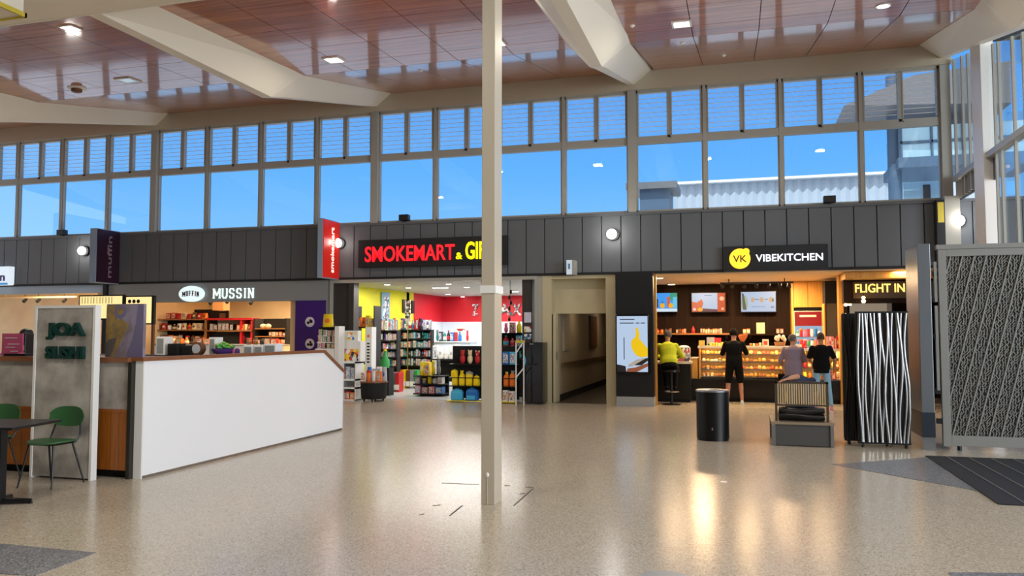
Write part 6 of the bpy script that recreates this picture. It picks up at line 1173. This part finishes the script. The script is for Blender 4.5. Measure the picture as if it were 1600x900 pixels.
# yellow shirted customer leaning on the counter
fx, fy = F(1048, 634); h = 1.70
sx_, sy_ = px(1049, 17.9, 600), 17.9
t = thing('bar_stool', (sx_, sy_, 0), 'black pedestal bar stool under the lime shirted customer', 'stool')
MB().lathe((sx_, sy_, 0), [(.2, 0), (.2, .012), (.05, .03)], 24).build('base', 'black', t, smooth=True); MB().lathe((sx_, sy_, .02), [(.03, 0), (.03, .68)], 12).build('column', 'black', t); MB().lathe((sx_, sy_, .70), [(.12, 0), (.18, .02), (.18, .06), (.1, .07)], 24).build('seat', 'black', t, smooth=True)
MB().tube([(sx_+.15*math.cos(q*PI/6), sy_+.08+.15*math.sin(q*PI/6), .28) for q in range(12)], .011, 8, closed=True).build('foot_ring', 'steel', t)
ox = sx_-.05
J = dict(pel=(ox, sy_, .90), chest=(ox-.04, sy_+.17, 1.285), neck=(ox-.04, sy_+.23, 1.39), head=(ox-.04, sy_+.26, 1.515), sL=(ox-.22, sy_+.16, 1.29), sR=(ox+.14, sy_+.16, 1.29),
         eL=(ox-.33, sy_+.36, 1.06), wL=(ox-.16, sy_+.58, 1.02), eR=(ox+.26, sy_+.36, 1.06), wR=(ox+.12, sy_+.6, 1.02), pnL=(0, 0, -1), pnR=(0, 0, -1), hL=(ox-.09, sy_+.02, .86), hR=(ox+.09, sy_+.02, .86),
         kL=(ox-.1, sy_+.42, .80), kR=(ox+.12, sy_+.42, .80), aL=(ox-.08, sy_+.24, .39), aR=(ox+.11, sy_+.24, .39), toe=(0, 1, 0), s=.98, sit=True)
person('customer in lime yellow shirt and black trousers on a stool, leaning on the counter', J, (-.1, 1, .1), dict(top='lime', bottom='black_cloth', sleeve=1.75, shoe='black_cloth', fit=1.22, legw=1.15, drop=.02, hair=.016), 'skin', 'hair_grey')
# lavender shirt
yy = 17.75; h = P(1237, 523, yy)[1]
J = standing(px(1239, yy, 560), yy, h, -.1, .02, .05, dict(eL=(-.28, .02, 1.12), wL=(-.24, .18, .95), eR=(.27, .03, 1.13), wR=(.15, .22, 1.05), pnL=(1, 0, 0), pnR=(-1, 0, 0)))
person('grey haired customer in a loose lavender shirt and beige trousers looking right', J, (.75, .65, .0), dict(top='lavender', bottom='beige_cloth', sleeve=1.5, shoe='black_cloth', fit=1.26, drop=.16, hair=.014), 'skin', 'hair_grey')
x = J['wL'][0]-.04; y = J['wL'][1]+.0; z = J['wL'][2]
t = thing('shoulder_bag', (x, y, z-.4), 'black bag carried at the left hip of the lavender shirted customer', 'bag'); MB().box(x-.06, x+.16, y+.02, y+.12, z-.36, z-.14).build('pouch', 'black_cloth', t, bevel=.03); MB().tube([(x-.02, y+.07, z-.16), (x+.0, y+.05, z-.05), (x+.06, y+.07, z-.16)], .01, 6).build('handle', 'black_cloth', t)
# black tee, jeans
fx, fy = F(1302, 641); h = P(1281, 520, fy)[1]
J = standing(px(1283, fy, 560), fy, h, -.05, .02, .05, dict(eL=(-.27, .04, 1.12), wL=(-.2, .25, 1.05), eR=(.29, .0, 1.12), wR=(.27, .16, .9), pnL=(1, 0, 0), pnR=(-1, 0, 0)))
o_ = J['aR']; J['aR'] = (px(1299, fy, 635), fy-.02, .085); J['kR'] = ((J['hR'][0]+J['aR'][0])/2+.0, fy+.02, .48)
person('short haired customer in a black T-shirt and light blue jeans, one leg stepped right', J, (0, 1, 0), dict(top='black_cloth', bottom='jean', sleeve=.75, shoe='pink_cloth', fit=1.15, drop=.12, hair=.007, legw=.92), 'skin_tan', 'hair_short')
# seated on the bench, bent forward
bxm = bx0+.42; py_ = by0+.42; zs2 = zs+.07
J = dict(pel=(bxm, py_, zs2+.12), chest=(bxm-.02, py_+.2, zs2+.46), neck=(bxm-.03, py_+.31, zs2+.49), head=(bxm-.03, py_+.42, zs2+.42), sL=(bxm-.19, py_+.19, zs2+.48), sR=(bxm+.17, py_+.21, zs2+.46),
         eL=(bk0+.32, BY+.22, BZ+.06), wL=(bk0+.19, BY+.02, BZ+.04), eR=(bxm+.25, py_+.42, zs2+.15), wR=(bxm+.12, py_+.55, zs2+.02), hL=(bxm-.09, py_+.02, zs2+.1), hR=(bxm+.09, py_+.02, zs2+.1), kL=(bxm-.13, py_+.46, zs2+.09), kR=(bxm+.13, py_+.46, zs2+.09), aL=(bxm-.14, py_+.50, .085), aR=(bxm+.14, py_+.50, .085), pnL=(0, 0, -1), pnR=(0, 0, -1), hdL=(-.9, -.3, -.25), s=.98, toe=(0, 1, 0))
person('person in a navy top slumped forward on the bench, bare arm over its back', J, (0, .6, -.8), dict(top='navy_cloth', bottom='black_cloth', sleeve=.35, shoe='black_cloth', fit=1.2), 'skin', 'hair_black', group='people on the bench')

# finer pieces hang under the part that carries them
SUB = {'picture_shape': 'picture', 'disc_letters': 'disc', 'emblem_mark': 'emblem', 'winder_handle': 'window_frame', 'yellow_shape': 'screen', 'dark_shape': 'screen', 'dark_band': 'screen', 'brown_band': 'screen', 'pale_band': 'screen', 'text_lines': 'screen',
       'red_letters': 'board', 'yellow_letters': 'board', 'white_letters': 'board', 'top_word': 'concrete_face', 'lower_word': 'concrete_face', 'handle': ('upper_door', 'leaf', 'pouch'), 'eye': 'body', 'mouth': 'body', 'lock': 'body', 'badge': 'upper_door',
       'lens': ('frame', 'ring'), 'letter': 'sign_box', 'stripe': 'sign_box', 'gold_field': 'board', 'grey_field': 'board', 'violet_field': 'board', 'violet_ring': 'board', 'gold_ring': 'board', 'chalk_lines': 'board', 'red_mark': 'board', 'script_lines': 'card',
       'printed_columns': 'lit_face', 'round_motifs': 'lit_face', 'printed_picture': 'carton', 'printed_strip': 'banner_cloth', 'header_mark': 'red_header', 'lettering': ('side_panel', 'oval_board'), 'glowing_letters': 'board', 'pictogram': 'sign_face', 'cap': 'bottle_shape',
       'hinge': 'frame', 'castor': 'frame', 'inner_panel': 'panel', 'orange_dot': 'body', 'vertical_marks': 'body', 'pink_button': 'tray', 'face': ('rim', 'frame'), 'front_panel': 'body', 'cream_label': 'body', 'louvre_blades': 'window_frame', 'blade_streaks': 'louvre_blades'}
base_ = lambda n: n.split('.')[0]
bpy.context.view_layer.update()
kids = {}
for o in list(COL.objects):
    if o.parent is not None: kids.setdefault(o.parent.name, []).append(o)
for pn, ch in kids.items():
    root = bpy.data.objects[pn]
    if root.parent is not None: continue
    for nm, tgt in SUB.items():
        if nm == 'blade_streaks': tgt = 'window_frame'
        tg = tgt if isinstance(tgt, tuple) else (tgt,)
        cs = [o for o in ch if base_(o.name) == nm and o.parent == root]; ts = [o for o in ch if base_(o.name) in tg and o.parent == root]
        if not cs or not ts or len([o for o in ch if o.parent == root])-len(cs) < 2: continue
        for i, c in enumerate(cs): c.parent = ts[i] if len(ts) == len(cs) else ts[0]
